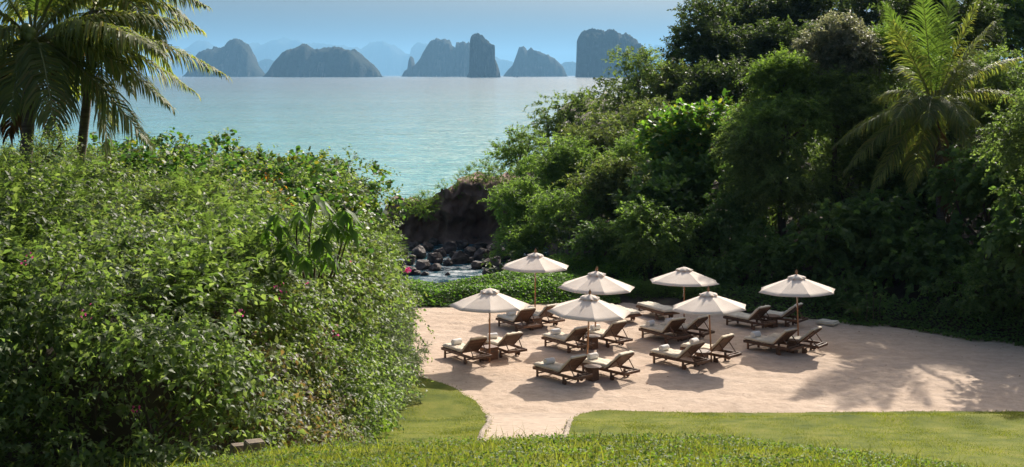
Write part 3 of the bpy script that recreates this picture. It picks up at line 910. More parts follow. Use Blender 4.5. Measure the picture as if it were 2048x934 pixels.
# ------------------------------------------------------------------ small tables between the loungers
top_me = mesh_py('table_top', *lathe([(.001, .40), (.28, .40), (.295, .405), (.295, .43), (.285, .438), (.001, .438)], 28)); top_me.materials.append(wood)
tbase_me = wmesh('table_base', box_vf(-.15, .15, -.15, .15, -.03, .40))
sqtop_me = wmesh('table_top', box_vf(-.25, .25, -.25, .25, .395, .425))
sqside_me = wmesh('side_panel', box_vf(-.225, .225, -.012, .012, -.03, .394), .003)
slot_me = bevel_mesh('hand_slot', box_vf(-.09, .09, -.0135, .0135, .27, .295), .002); slot_me.materials.append(M['brass'])
TAB = [
 (0, 1, 'square', 'dark square table with a slot handle between the two hedge-side loungers'),
 (2, 3, 'square', 'dark square table between the loungers below the farthest parasol'),
 (4, 5, 'round', 'round-topped table behind the front middle parasol pole'),
 (6, 7, 'round', 'round-topped table between the closest pair of loungers'),
 (10, 11, 'square', 'low table between the middle-row pair under the parasol before the dark trees'),
 (12, 13, 'round', 'round-topped table between the second closest pair of loungers'),
 (16, 17, 'round', 'round-topped table between the two shaded back loungers'),
 (14, 15, 'round', 'round-topped table almost hidden between the rightmost loungers'),
]
for i, j, kind, lab in TAB:
    (fa, da, sa), (fb, db, sb) = L_POS[i], L_POS[j]
    a0 = fa + da * 1.30 + sa * hw; b0 = fb + db * 1.30 - sb * hw
    c = (a0 + b0) / 2
    t = empty('side_table', (c[0], c[1], 0), math.atan2(da[1], da[0]))
    tag(t, lab, 'table', 'small wooden tables between loungers')
    gap = np.linalg.norm(b0 - a0)
    if kind == 'round':
        link('table_top', top_me, None, t); link('table_base', tbase_me, None, t)
    else:
        link('table_top', sqtop_me, None, t)
        for q in range(4):
            s_ = link('side_panel', sqside_me, None, t); s_.rotation_euler.z = q * math.pi / 2
            s_.location = (.226 * math.sin(q * math.pi / 2) , -.226 * math.cos(q * math.pi / 2), 0) if False else (math.cos(q * math.pi / 2 - math.pi / 2) * .212, math.sin(q * math.pi / 2 - math.pi / 2) * .212, 0)
            link('hand_slot', slot_me, None, s_)
    if gap < .56: t.scale = (max(.55, gap / .6),) * 2 + (1,)

# a spare cushion left on the sand behind the rearmost lounger
fa, da, sa = L_POS[17]
c = on_z(1655, 646, .05)
sp_me = bpy.data.meshes.new('spare_cushion')
bm = bmesh.new(); bmesh.ops.create_cube(bm, size=1.0)
for v in bm.verts: v.co = Vector((v.co.x * .78, v.co.y * .62, v.co.z * .14))
bmesh.ops.bevel(bm, geom=bm.edges[:], offset=.05, segments=3, affect='EDGES')
bmesh.ops.subdivide_edges(bm, edges=[e for e in bm.edges if e.calc_length() > .3], cuts=4)
for v in bm.verts: v.co.z += .012 * math.sin(v.co.x * 12 + 1) * math.cos(v.co.y * 9)
bm.to_mesh(sp_me); bm.free()
sp = link('spare_cushion', sp_me, M['mattress'], None, (c[0], c[1], .075)); sp.rotation_euler.z = -.7
tag(sp, 'folded spare cushion lying on the sand behind the rearmost right lounger', 'cushion')

# ------------------------------------------------------------------ path edging, posts
def stone_mesh(seed, sub=1):
    r = random.Random(seed)
    bm = bmesh.new(); bmesh.ops.create_icosphere(bm, subdivisions=sub, radius=.5)
    for v in bm.verts:
        v.co.x *= 1.25; v.co *= 1 + r.uniform(-.14, .14); v.co.z *= .8
    me = bpy.data.meshes.new('stone'); bm.to_mesh(me); bm.free()
    me.materials.append(M['kerb_stone'])
    return me
st_mes = [stone_mesh(s, 2) for s in range(5)]
def edging(pts, label):
    root = empty('stone_edging', (*pts[0], 0)); tag(root, label, 'edging', 'stone edgings of the sand path')
    seg = np.linalg.norm(np.diff(pts, axis=0), axis=1); L = np.concatenate([[0], np.cumsum(seg)])
    s = 0
    while s < L[-1]:
        w = random.uniform(.20, .36)
        x = np.interp(s, L, pts[:, 0]); y = np.interp(s, L, pts[:, 1])
        i = min(np.searchsorted(L, s + 1e-6), len(pts) - 1); e = pts[i] - pts[i - 1]
        o = link('stone', random.choice(st_mes), None, root)
        o.location = (x - pts[0][0] + random.uniform(-.02, .02), y - pts[0][1], max(0, float(z_lawn(x, y))) + .03)
        o.rotation_euler.z = math.atan2(e[1], e[0]) + random.uniform(-.15, .15)
        o.scale = (w * .8, .15, .17)
        s += w * .86
edging(np.array([p for p in le if p[1] < 35.6]), 'pale stone edging along the hedge side of the sand path')
edging(np.array([p for p in re_ if p[1] < 34.9 and p[0] < 2.6]), 'pale stone edging along the open lawn side of the path')
bm_p = box_vf(-.11, .11, -.09, .09, -.5, .17)
p1 = at(508, 893, 15.0); p2 = at(476, 900, 15.2)
for p, lab, s in ((p1, 'weathered square post stub at the foot of the hedge', 1.0), (p2, 'lower dark post stub half hidden by hedge leaves', .8)):
    me = bevel_mesh('post', bm_p, .012, 2); me.materials.append(M['post_wood'])
    o = link('wooden_post', me, None, None, (p[0], p[1], p[2] - .10)); o.rotation_euler = (.03, .04, .5); o.scale = (s, s, 1)
    tag(o, lab, 'post', 'post stubs by the hedge')

# ------------------------------------------------------------------ leaves, sprays, crowns
def unit(a): return a / (np.linalg.norm(a, axis=-1, keepdims=True) + 1e-9)
UP = np.array([0, 0, 1.0])

def leaf_geo(P, A, N, L, W, shape):
    n = len(P)
    A = unit(A); S = unit(np.cross(N, A)); N = np.cross(A, S)
    L = L[:, None]; W = W[:, None]
    if shape == 'diamond':
        v = np.stack([P, P + A * L * .42 + S * W * .5 + N * W * .16, P + A * L - N * L * .10, P + A * L * .42 - S * W * .5 + N * W * .16], 1)
        f = np.array([[0, 2, 1], [0, 3, 2]])
    elif shape == 'broad':
        v = np.stack([P, P + A * L * .38 + S * W * .5 + N * W * .18, P + A * L * .5, P + A * L * .38 - S * W * .5 + N * W * .18, P + A * L - N * L * .22], 1)
        f = np.array([[0, 2, 1], [0, 3, 2], [1, 2, 4], [2, 3, 4]])
    elif shape == 'heart':
        v = np.stack([P, P - A * L * .12 + S * W * .33 + N * W * .08, P + A * L * .22 + S * W * .52 + N * W * .10, P + A * L * .62 + S * W * .36, P + A * L - N * L * .12,
                      P + A * L * .62 - S * W * .36, P + A * L * .22 - S * W * .52 + N * W * .10, P - A * L * .12 - S * W * .33 + N * W * .08], 1)
        f = np.array([[0, 2, 1], [0, 3, 2], [0, 4, 3], [0, 5, 4], [0, 6, 5], [0, 7, 6]])
    elif shape == 'round':
        v = np.stack([P, P + A * L * .3 + S * W * .5, P + A * L * .8 + S * W * .4, P + A * L, P + A * L * .8 - S * W * .4, P + A * L * .3 - S * W * .5], 1)
        f = np.array([[0, 2, 1], [0, 3, 2], [0, 4, 3], [0, 5, 4]])
    m = v.shape[1]
    F = (np.arange(n) * m)[:, None, None] + f[None]
    return v.reshape(-1, 3), F.reshape(-1, 3)

SPEC = {  # leaf length, width ratio, leaves per spray, spray length, droop, shape, leaf tilt spread
 'bougain': (.12, .60, 9, .46, .25, 'broad', .8),
 'bougain_far': (.14, .60, 9, .48, .25, 'diamond', .8),
 'heart': (.125, .95, 8, .32, .10, 'round', .7),
 'narrow': (.13, .15, 14, .26, .10, 'diamond', .5),
 'smallleaf': (.07, .5, 12, .38, .10, 'diamond', .8),
 'tree': (.17, .46, 12, .45, .15, 'diamond', .9),
 'tree_small': (.13, .5, 14, .42, .12, 'diamond', .9),
 'tree_far': (.26, .48, 12, .62, .15, 'diamond', .9),
 'droop': (.17, .40, 14, .60, .55, 'diamond', .7),
 'almond': (.26, .62, 8, .40, .05, 'round', .6),
 'vine': (.19, .92, 9, .48, .45, 'heart', .6),
 'vine_small': (.12, .85, 12, .50, .45, 'diamond', .7),
}
def sprays(Pt, D, spec, r, size=1.0):
    L0, asp, k, sl, droop, shape, spread = spec
    n = len(Pt)
    t = np.tile(np.linspace(.12, 1, k), (n, 1)) + r.uniform(-.04, .04, (n, k))
    ln = sl * r.uniform(.65, 1.35, (n, 1)) * size
    side = unit(np.cross(D, UP + r.normal(0, .2, (n, 3))))
    up2 = np.cross(side, D)
    ph = r.uniform(0, 6.28, (n, 1)) + np.arange(k) * 2.4
    C = Pt[:, None] + D[:, None] * (ln * t)[..., None] - UP * (droop * ln * t * t)[..., None]
    rad = np.cos(ph)[..., None] * side[:, None] + np.sin(ph)[..., None] * up2[:, None] * .5
    A = unit(D[:, None] * .55 + rad * spread - UP * (.25 + droop * .8) * t[..., None] + r.normal(0, .22, (n, k, 3)))
    N = unit(UP * .75 + D[:, None] * .25 + r.normal(0, .42, (n, k, 3)))
    LL = L0 * size * r.uniform(.6, 1.25, (n, k)) * (1.1 - .35 * t)
    return C.reshape(-1, 3), A.reshape(-1, 3), N.reshape(-1, 3), LL.ravel(), (LL * asp * r.uniform(.8, 1.15, (n, k))).ravel(), shape

def lobe_leaves(lobes, spec_name, r, lai=1.1, size=1.0, down=-.55, gaps=None, shoots=0):
    spec = SPEC[spec_name]
    area = (spec[0] * size) ** 2 * spec[1] * .55 * .85
    Pt, Dr = [], []
    for cx, cy_, cz, rad in lobes:
        n = max(6, int(lai * 4 * math.pi * rad * rad / (area * spec[2])))
        d = unit(r.normal(size=(int(n * 1.25), 3)))
        d = d[d[:, 2] > down - .3 * r.random(len(d))][:n]
        u = .55 + .45 * np.sqrt(r.random((len(d), 1)))
        u *= 1 + .16 * np.sin(d[:, :1] * 7 + cx * 3) * np.cos(d[:, 2:3] * 6 + cz * 5)
        Pt.append(np.array([cx, cy_, cz]) + d * np.array([1, 1, .88]) * rad * u)
        Dr.append(unit(d * .8 + UP * .22 + r.normal(0, .35, d.shape)))
    Pt, Dr = np.concatenate(Pt), np.concatenate(Dr)
    if gaps is not None:                          # dark hollows between the clumps
        g = wob(Pt[:, 0] + Pt[:, 2] * .7, Pt[:, 1] * .8 + Pt[:, 2] * 1.4, 2.1, 8, 17) + .5 * wob(Pt[:, 0] * 1.3 - Pt[:, 2], Pt[:, 1] + Pt[:, 2] * .8, 5.3, 8, 23)
        m = r.random(len(Pt)) < smoothstep(gaps - .5, gaps + .5, g) * .93 + .07
        Pt, Dr = Pt[m], Dr[m]
    main = sprays(Pt, Dr, spec, r, size)
    if shoots:                                    # long arching shoots that break the outline
        i = r.integers(0, len(Pt), int(len(Pt) * shoots))
        sp2 = (spec[0] * 1.05, spec[1], spec[2] + 8, spec[3] * 2.1, spec[4] + .35, spec[5], spec[6])
        ext = sprays(Pt[i], unit(Dr[i] + UP * .25), sp2, r, size)
        main = tuple(np.concatenate([a, b]) for a, b in zip(main[:5], ext[:5])) + (spec[5],)
    return main

def pinnate(Pt, D, r, ln=.42, k=15, leaf=.075, asp=.2, droop=.3):
    """feathery compound leaves: a fine stalk with two rows of leaflets"""
    n = len(Pt)
    t = np.tile(np.linspace(.1, 1, k), (n, 1))
    L = ln * r.uniform(.6, 1.3, (n, 1))
    side = unit(np.cross(D, UP + r.normal(0, .15, (n, 3)))); nrm = np.cross(side, D)
    C = Pt[:, None] + D[:, None] * (L * t)[..., None] - UP * (droop * L * t * t)[..., None]
    out = []
    for s in (-1, 1):
        A = unit(side[:, None] * s + D[:, None] * .5 - UP * .25 * t[..., None] + r.normal(0, .08, (n, k, 3)))
        N = unit(nrm[:, None] + r.normal(0, .2, (n, k, 3)))
        LL = leaf * np.sin(np.clip(t, .05, 1) * 2.6 + .35) * r.uniform(.9, 1.1, (n, k)) + .01
        out.append((C.reshape(-1, 3), A.reshape(-1, 3), N.reshape(-1, 3), LL.ravel(), (LL * asp).ravel() + .006))
    return tuple(np.concatenate([a, b]) for a, b in zip(*out)) + ('diamond',)

SURF = []                                         # leaf positions of the hedge, to hang flowers on
def foliage(name, geo, mat, parent, keep=False):
    P, A, N, L, W, shape = geo
    v, f = leaf_geo(P, A, N, L, W, shape)
    base = np.array(parent.location)
    o = link(name, mesh_np(name, v - base, f), mat, parent)
    o['kind'] = 'stuff'
    if keep: SURF.append(P)
    return o

def branch_pts(a, b, r, bend=.25, n=6):
    a = np.asarray(a, float); b = np.asarray(b, float)
    t = np.linspace(0, 1, n)[:, None]
    off = r.normal(0, bend, 3) * np.linalg.norm(b - a) * .3
    return a + (b - a) * t + off * np.sin(t * math.pi) + UP * (np.sin(t * math.pi) * .06 * np.linalg.norm(b - a))

# ------------------------------------------------------------------ the trees and thickets on the headland
# crown centre px, half width px, half height px, distance, leaf kind, material, density, name, label
TREES = [
 (1276, 152, 56, 62, 90, 'tree', 'tree_dark', .95, 'slender_tree', 'slender tree with see-through crown against the flat-topped island', 5),
 (1140, 218, 56, 36, 88, 'tree', 'tree_dark', .9, 'shore_tree', 'low dark tree on the headland crest against the bright sea', 6),
 (1095, 258, 44, 36, 86, 'tree', 'tree_dark', .9, 'shore_tree', 'dark tree lower on the crest, below the low dark tree', 6),
 (1040, 318, 62, 54, 82, 'tree', 'tree_bright', 1.0, 'shore_tree', 'fresh green tree at the tip of the headland above the cliff', 10),
 (1035, 430, 64, 66, 67, 'tree', 'tree_mid', 1.1, 'broadleaf_tree', 'rounded green tree hanging over the dark rock cliff', 14),
 (1060, 500, 80, 44, 64, 'tree', 'tree_mid', 1.0, 'thicket_shrub', 'dark shrub skirt above the rearmost parasol, at the cliff foot', 10),
 (1120, 350, 84, 78, 72, 'tree', 'tree_mid', 1.1, 'broadleaf_tree', 'bushy green tree behind the tree that overhangs the cliff', 16),
 (1200, 300, 80, 76, 76, 'tree', 'tree_olive', 1.0, 'broadleaf_tree', 'olive-tinted tree below the slender see-through tree', 14),
 (1225, 395, 86, 78, 66, 'tree', 'tree_olive', 1.1, 'broadleaf_tree', 'brownish-olive tree in the middle of the headland slope', 16),
 (1310, 255, 74, 58, 78, 'tree', 'tree_olive', 1.0, 'broadleaf_tree', 'yellowish tree on the skyline right below the slender tree', 12),
 (1400, 290, 112, 76, 65, 'almond', 'almond', 1.2, 'sea_almond_tree', 'large-leaved almond tree catching light along its flat top', 18),
 (1365, 395, 118, 78, 62, 'almond', 'vine', 1.1, 'sea_almond_tree', 'shaded large-leaved tree below the sunlit almond tree', 16),
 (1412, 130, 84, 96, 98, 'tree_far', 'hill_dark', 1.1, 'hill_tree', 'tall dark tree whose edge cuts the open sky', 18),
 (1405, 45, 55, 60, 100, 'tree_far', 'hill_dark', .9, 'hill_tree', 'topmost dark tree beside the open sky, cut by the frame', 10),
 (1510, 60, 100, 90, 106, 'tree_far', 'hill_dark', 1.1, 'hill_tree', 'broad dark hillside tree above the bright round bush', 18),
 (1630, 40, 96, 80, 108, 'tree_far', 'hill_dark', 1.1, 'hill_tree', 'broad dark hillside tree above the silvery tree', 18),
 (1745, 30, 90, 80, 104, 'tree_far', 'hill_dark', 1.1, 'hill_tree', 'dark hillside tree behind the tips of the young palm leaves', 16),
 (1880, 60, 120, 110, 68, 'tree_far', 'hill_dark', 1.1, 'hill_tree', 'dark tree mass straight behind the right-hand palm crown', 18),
 (2030, 70, 90, 120, 92, 'tree_far', 'tree_mid', 1.1, 'hill_tree', 'green tree in the top right corner of the hillside', 18),
 (1450, 195, 80, 74, 84, 'tree_far', 'hill_dark', 1.1, 'hill_tree', 'dark tree between the tall sky-edge tree and the almond tree', 14),
 (1562, 165, 58, 60, 60, 'tree_small', 'tree_bright', 1.8, 'round_bush', 'bright green round-headed tree above the drooping one', 14),
 (1568, 262, 84, 72, 58.5, 'droop', 'tree_mid', 1.2, 'drooping_tree', 'round drooping tree with light rim below the bright round-headed tree', 20),
 (1672, 122, 80, 80, 62, 'tree', 'tree_grey', 1.8, 'silvery_tree', 'silvery grey-leaved tree between bright bush and the palm', 14),
 (1762, 140, 66, 92, 63, 'tree_small', 'tree_bright', .9, 'broadleaf_tree', 'loose light green tree just left of the right-hand palm', 16),
 (1640, 250, 100, 92, 82, 'tree_far', 'hill_dark', 1.0, 'hill_tree', 'dark gap-filling tree behind the drooping tree', 12),
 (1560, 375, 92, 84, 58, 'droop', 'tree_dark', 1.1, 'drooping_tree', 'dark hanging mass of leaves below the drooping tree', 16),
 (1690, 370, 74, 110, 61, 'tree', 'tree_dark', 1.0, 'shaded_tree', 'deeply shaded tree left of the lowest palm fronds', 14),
 (1470, 470, 66, 100, 58, 'vine_small', 'vine', 1.1, 'vine_covered_tree', 'vine-draped column of leaves between two rear parasols', 14),
 (1510, 530, 88, 62, 55, 'vine_small', 'vine', 1.2, 'vine_thicket', 'fine-leaved vine thicket right of the lone rear parasol', 14),
 (1300, 490, 110, 70, 58, 'vine_small', 'tree_mid', 1.1, 'vine_thicket', 'green vine mound behind the gap of the two rear parasols', 18),
 (1195, 500, 72, 56, 60, 'vine_small', 'vine', 1.0, 'vine_thicket', 'dark vine mound just right of the rearmost parasol top', 12),
 (1400, 560, 100, 40, 56, 'vine_small', 'vine', 1.1, 'vine_thicket', 'low dark vines directly behind the lone rear parasol', 12),
 (1640, 500, 66, 100, 53.5, 'vine', 'vine', 1.1, 'vine_thicket', 'heart-leaved vines above and behind the dappled parasol', 14),
 (1740, 480, 84, 104, 54, 'vine', 'vine', 1.1, 'vine_thicket', 'large-leaved dark vines under the left palm fronds', 16),
 (1860, 530, 110, 84, 51.5, 'vine', 'vine', 1.0, 'vine_thicket', 'black-green vine mass below the palm trunk', 16),
 (1975, 420, 96, 140, 52, 'vine', 'vine', 1.0, 'vine_covered_tree', 'tall vine-hung tree at the right below the palm', 18),
 (2060, 300, 62, 150, 47, 'vine_small', 'tree_dark', 1.1, 'vine_covered_tree', 'leafy tree cut by the right edge of the frame', 16),
 (1985, 215, 90, 110, 60, 'tree', 'tree_dark', 1.0, 'shaded_tree', 'dark tree behind the right fronds of the palm', 14),
 (1800, 270, 120, 110, 72, 'tree', 'tree_dark', 1.0, 'shaded_tree', 'dark tree behind the heart of the right-hand palm', 14),
 (1990, 590, 120, 70, 48, 'vine_small', 'vine', 1.1, 'vine_thicket', 'low dark thicket bordering the sand at the right edge', 16),
 (1340, 200, 60, 70, 92, 'tree_far', 'tree_olive', .9, 'hill_tree', 'small-crowned tree filling the gap right of the slender tree', 10),
 (1500, 300, 60, 92, 59, 'tree', 'tree_dark', 1.7, 'shaded_tree', 'shaded tree between the almond tree and the drooping tree', 12),
 (1130, 440, 70, 60, 64, 'tree', 'tree_mid', 1.0, 'broadleaf_tree', 'green tree in the middle above the two leftmost rear parasols', 12),
 (1255, 330, 60, 50, 70, 'tree', 'tree_mid', 1.0, 'broadleaf_tree', 'green tree tucked between the olive-tinted and the yellowish tree', 10),
 (1820, 400, 90, 80, 58, 'vine', 'vine', 1.0, 'vine_covered_tree', 'shadowed vine-hung tree directly under the palm crown', 14),
 (1730, 250, 60, 70, 68, 'tree', 'tree_dark', 1.0, 'shaded_tree', 'dark tree higher up behind the left tips of the palm fronds', 10),
 (1680, 225, 85, 80, 60, 'tree', 'tree_dark', 1.8, 'shaded_tree', 'dense dark tree below the silvery one and left of the palm', 18),
 (1765, 300, 80, 80, 59, 'tree', 'tree_dark', 1.2, 'shaded_tree', 'dense dark tree right behind the drooping left palm fronds', 16),
 (2055, 480, 72, 90, 46.5, 'vine', 'vine', 1.1, 'vine_thicket', 'dark vine wall low at the right edge of the frame', 16),
 (1585, 105, 95, 62, 96, 'tree_far', 'hill_dark', 1.3, 'hill_tree', 'dark hillside tree just above and behind the bright round-headed tree', 14),
 (1690, 185, 95, 62, 90, 'tree_far', 'hill_dark', 1.3, 'hill_tree', 'dark hillside tree seen through the silvery crown', 14),
 (1480, 140, 80, 70, 96, 'tree_far', 'hill_dark', 1.2, 'hill_tree', 'dark tree right of the tall sky-edge tree', 14),
 (1700, 580, 60, 44, 51.5, 'vine_small', 'vine', 1.0, 'vine_thicket', 'low leafy scrub behind the rearmost right loungers', 10),
]
bark = M['bark']
n_leaf = 0
for k, (px, py, wx, hy, Y, sp, mt, lai, nm, lab, nl) in enumerate(TREES):
    r = np.random.default_rng(100 + k)
    c = at(px, py, Y)
    rx, rz = wx / FPX * Y, hy / FPX * Y
    ry = min((rx + rz) / 2, 2.6 if Y < 70 else 4.0)
    rl = float(np.clip(.40 * (rx * ry * rz) ** (1 / 3), .5, 1.5))
    lobes = []
    for i in range(int(nl * 1.35)):
        d = unit(r.normal(size=3)); d[2] = abs(d[2]) if r.random() < .55 else d[2]
        q = r.uniform(.55, .95)
        rr = rl * r.uniform(.65, 1.2)
        lobes.append((*(c + d * np.array([rx, ry, rz]) * q * (1 - .45 * rr / max(rx, rz))), rr))
    lobes.append((*c, rl * 1.25))
    gz = float(z_ground(c[0], c[1]))
    root = empty(nm, (c[0], c[1], max(gz, -1.2)))
    tag(root, lab, 'tree' if 'tree' in nm else 'shrub', 'trees and thickets of the headland')
    foliage('crown', lobe_leaves(lobes, sp, r, lai * (.9 if Y > 60 else .8), 1.5 if Y > 83 else 1.28, -.55, -.55 if lai < 1.5 else None, .04), M[mt], root)
    tr0 = np.array([c[0] + r.uniform(-.4, .4) + (1.6 if px > 2040 else 0), c[1] + .2, root.location.z - .3])
    tubes = [tube_vf(branch_pts(tr0, c - UP * rz * .2, r, .15, 8) - np.array(root.location), np.linspace(.16 + .02 * rx, .07, 8), 7)]
    for i in range(min(7, len(lobes))):
        tubes.append(tube_vf(branch_pts(c - UP * rz * r.uniform(.25, .6), np.array(lobes[i][:3]) + r.normal(0, .1, 3), r, .3) - np.array(root.location), np.linspace(.07, .015, 6), 5))
    link('trunk', tubes_mesh('trunk', tubes), bark, root)

# the mass of growth on the hillside between and behind the trees
r = np.random.default_rng(55)
hlob = []
while len(hlob) < 330:
    Y = r.uniform(57, 112); X = r.uniform(-2, .46 * Y)
    if X < np.interp(Y, *XS) + 2.5 or (Y < 60 and X < 6): continue
    if Y < y_back(X) + 3.5: continue
    hlob.append((X, Y, float(z_ground(X, Y)) + r.uniform(.2, 1.7), r.uniform(.8, 1.5)))
for i in range(60):                               # it runs on round the right side of the beach
    Y = r.uniform(33, 56); X = r.uniform(17.5, 33)
    if Y > y_back(X) + 1.2 and X > .40 * Y: hlob.append((X, Y, float(z_ground(X, Y)) + r.uniform(.2, 2.2), r.uniform(.9, 1.5)))
o = tag(empty('hillside_thicket', (20, 80, 2)), 'tangled undergrowth covering the shaded hillside between the trees', 'undergrowth', None, 'stuff')
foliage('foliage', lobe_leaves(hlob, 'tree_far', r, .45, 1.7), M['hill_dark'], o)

# ------------------------------------------------------------------ the long flowering hedge
SEEDS = [  # where each shrub of the thicket shows in the photograph
 (90, 800, 'bougain', 'bougain', 'bougainvillea_shrub', 'dark bougainvillea in the lower left corner with bright shoot tips'),
 (330, 780, 'bougain', 'bougain', 'bougainvillea_shrub', 'deep-shadowed bougainvillea above the post stubs'),
 (230, 620, 'bougain', 'bougain', 'bougainvillea_shrub', 'bougainvillea above the lower left corner, below the feathery shrub'),
 (560, 760, 'bougain', 'bougain_dry', 'bougainvillea_shrub', 'bougainvillea with brown dry leaves right of the post stubs'),
 (560, 600, 'bougain', 'bougain_pale', 'bougainvillea_shrub', 'pale-leaved bougainvillea with a pink flower in the hedge middle'),
 (690, 720, 'bougain_far', 'bougain', 'bougainvillea_shrub', 'bougainvillea at the lawn side of the hedge above the big round leaf'),
 (690, 570, 'bougain_far', 'bougain_pale', 'bougainvillea_shrub', 'sunlit bougainvillea below the long-leaved sapling'),
 (250, 450, 'bougain', 'bougain_pale', 'bougainvillea_shrub', 'yellow-green bougainvillea top behind the left feathery shrub'),
 (500, 400, 'bougain_far', 'bougain_pale', 'bougainvillea_shrub', 'pale bougainvillea top with orange leaves near the hedge crest'),
 (60, 430, 'feather', 'feather', 'feathery_shrub', 'feathery fine-leaved shrub at the left edge below the palms'),
 (410, 480, 'feather', 'feather', 'feathery_shrub', 'feathery fine-leaved shrub in the middle of the hedge'),
 (750, 490, 'feather', 'feather', 'feathery_shrub', 'feathery fine-leaved shrub right of the long-leaved sapling'),
 (290, 340, 'heart', 'heart', 'heart_leaf_shrub', 'glossy heart-leaved shrub on the crest right of the palm trunk'),
 (450, 335, 'heart', 'heart', 'heart_leaf_shrub', 'glossy heart-leaved shrub at the top middle of the hedge crest'),
 (610, 360, 'heart', 'heart', 'heart_leaf_shrub', 'glossy heart-leaved shrub on the sloping part of the crest'),
 (745, 400, 'heart', 'heart', 'heart_leaf_shrub', 'glossy heart-leaved shrub standing out against the sea by the cliff'),
 (800, 480, 'heart', 'heart', 'heart_leaf_shrub', 'heart-leaved shrub on the end of the hedge facing the cove'),
 (795, 650, 'narrow', 'narrow', 'narrow_leaf_shrub', 'silvery narrow-leaved shrub at the sand end of the hedge'),
 (800, 760, 'narrow', 'narrow', 'narrow_leaf_shrub', 'silvery narrow-leaved shrub low down beside the lawn'),
 (800, 570, 'bougain_far', 'bougain_pale', 'bougainvillea_shrub', 'bougainvillea with pink flowers at the corner facing the cove'),
 (60, 300, 'smallleaf', 'bougain_pale', 'small_leaf_shrub', 'loose small-leaved shrub in front of the dark palm trunk'),
]
hl = []
r = np.random.default_rng(77)
for Y in np.arange(15.9, 41.6, .85):                                    # face along the lawn
    g = max(float(z_lawn(-3.5, Y)), 0, float(z_bank(-3.5, Y)) if Y < 17 else 0)
    top = hedge_top(-3.5, Y)
    for z in np.arange(g + .35, top - .2, .8):
        lean = .10 * (z - g) + .25 * smoothstep(top - 1.5, top, z)
        hl.append((-3.85 - lean + r.normal(0, .16), Y + r.normal(0, .2), z + r.normal(0, .15), r.uniform(.5, .85)))
for X in np.arange(-8.2, -3.4, .8):                                     # face towards the camera
    for z in np.arange(4.7, 6.75, .7):
        hl.append((X + r.normal(0, .15), 16.0 + .35 * max(0, z - 5.6) + r.normal(0, .22), z + r.normal(0, .12), r.uniform(.45, .75)))
for X in np.arange(-14.2, -3.9, .95):                                   # the rolling top
    for Y in np.arange(16.8, 36.5, 1.05):
        if X < -.43 * Y - .6: continue
        z = hedge_top(X, Y) - .55 + .28 * wob(X, Y, 1.1, 6, 11)
        hl.append((X + r.normal(0, .2), Y + r.normal(0, .2), z, r.uniform(.5, .85)))
for X, Y, z, q in [(-7.9, 20, 7.5, .6), (-7.35, 21, 7.7, .6), (-8.2, 19.5, 7.9, .6), (-7.5, 20.2, 8.0, .5),
                   (-3.9, 34.2, 6.75, .55), (-4.3, 34, 7.0, .5), (-3.7, 34.8, 6.2, .6), (-9.2, 34, 7.55, .5), (-10.2, 34.5, 7.6, .5), (-8.0, 34.5, 7.55, .5), (-6.9, 34, 7.3, .5), (-11.2, 34, 7.2, .5)]:
    hl.append((X, Y, z, q))
hl = np.array(hl)
lpx, lpy = to_px(hl[:, :3] - np.array([0, .4, -.25]))
sd = np.array([(s[0], s[1]) for s in SEEDS], float)
dist = np.hypot(lpx[:, None] - sd[None, :, 0], (lpy[:, None] - sd[None, :, 1]) * 1.15) + r.normal(0, 12, (len(hl), len(sd)))
own = dist.argmin(1)
shrub_roots = []
for k, (sx, sy, sp, mt, nm, lab) in enumerate(SEEDS):
    lob = hl[own == k]
    if len(lob) == 0:
        shrub_roots.append(None); continue
    r = np.random.default_rng(300 + k)
    cx, cy_ = lob[:, 0].mean(), lob[:, 1].mean()
    gz = max(float(z_lawn(cx, cy_)), 0)
    root = empty(nm, (cx, cy_, gz)); shrub_roots.append(root)
    tag(root, lab, 'shrub', 'shrubs of the tangled hedge')
    if sp == 'feather':
        Pt, Dr = [], []
        for x, y, z, q in lob:
            n = int(270 * q * q)
            d = unit(r.normal(size=(n, 3))); d[:, 2] = np.abs(d[:, 2]) * .9 - .15 * r.random(n)
            Pt.append(np.array([x, y, z]) + d * q * (.7 + .45 * r.random((n, 1)))); Dr.append(unit(d + UP * .15 + r.normal(0, .35, d.shape)))
        foliage('foliage', pinnate(np.concatenate(Pt), np.concatenate(Dr), r, .38, 9, .085, .21, .35), M[mt], root, True)
        foliage('inner_foliage', lobe_leaves(lob, 'bougain_far', r, .5, 1.05), M['bougain'], root)
    else:
        near = sp == 'bougain'
        foliage('foliage', lobe_leaves(lob, sp, r, {'narrow': .75, 'smallleaf': .6, 'heart': .8}.get(sp, .9), {'narrow': 1.2, 'smallleaf': 1.15, 'heart': 1.12}.get(sp, 1.03), -.7, -.15, .05), M[mt], root, True)
        if sp in ('narrow', 'heart'):
            foliage('inner_foliage', lobe_leaves(lob, 'bougain_far', r, .35, .9), M['bougain'], root)
    tubes = []
    for i in range(min(10, len(lob))):
        q = lob[r.integers(len(lob))]
        a = np.array([q[0] - .5, q[1] + .3, q[2] - q[3] * 1.6]); b = q[:3] + unit(r.normal(size=3)) * q[3] * 1.1
        tubes.append(tube_vf(branch_pts(a, b, r, .4, 6) - np.array(root.location), np.linspace(.022, .006, 6), 5))
    for tb in tubes: link('stem', tubes_mesh('stem', [tb]), bark, root)
SP = np.concatenate(SURF); spx, spy = to_px(SP)
def surf(px, py, rad=14):
    """the foremost hedge leaf seen near a pixel"""
    m = np.hypot(spx - px, spy - py) < rad
    Y = np.percentile(SP[m, 1], 4) if m.any() else 20.0
    return at(px, py, Y)
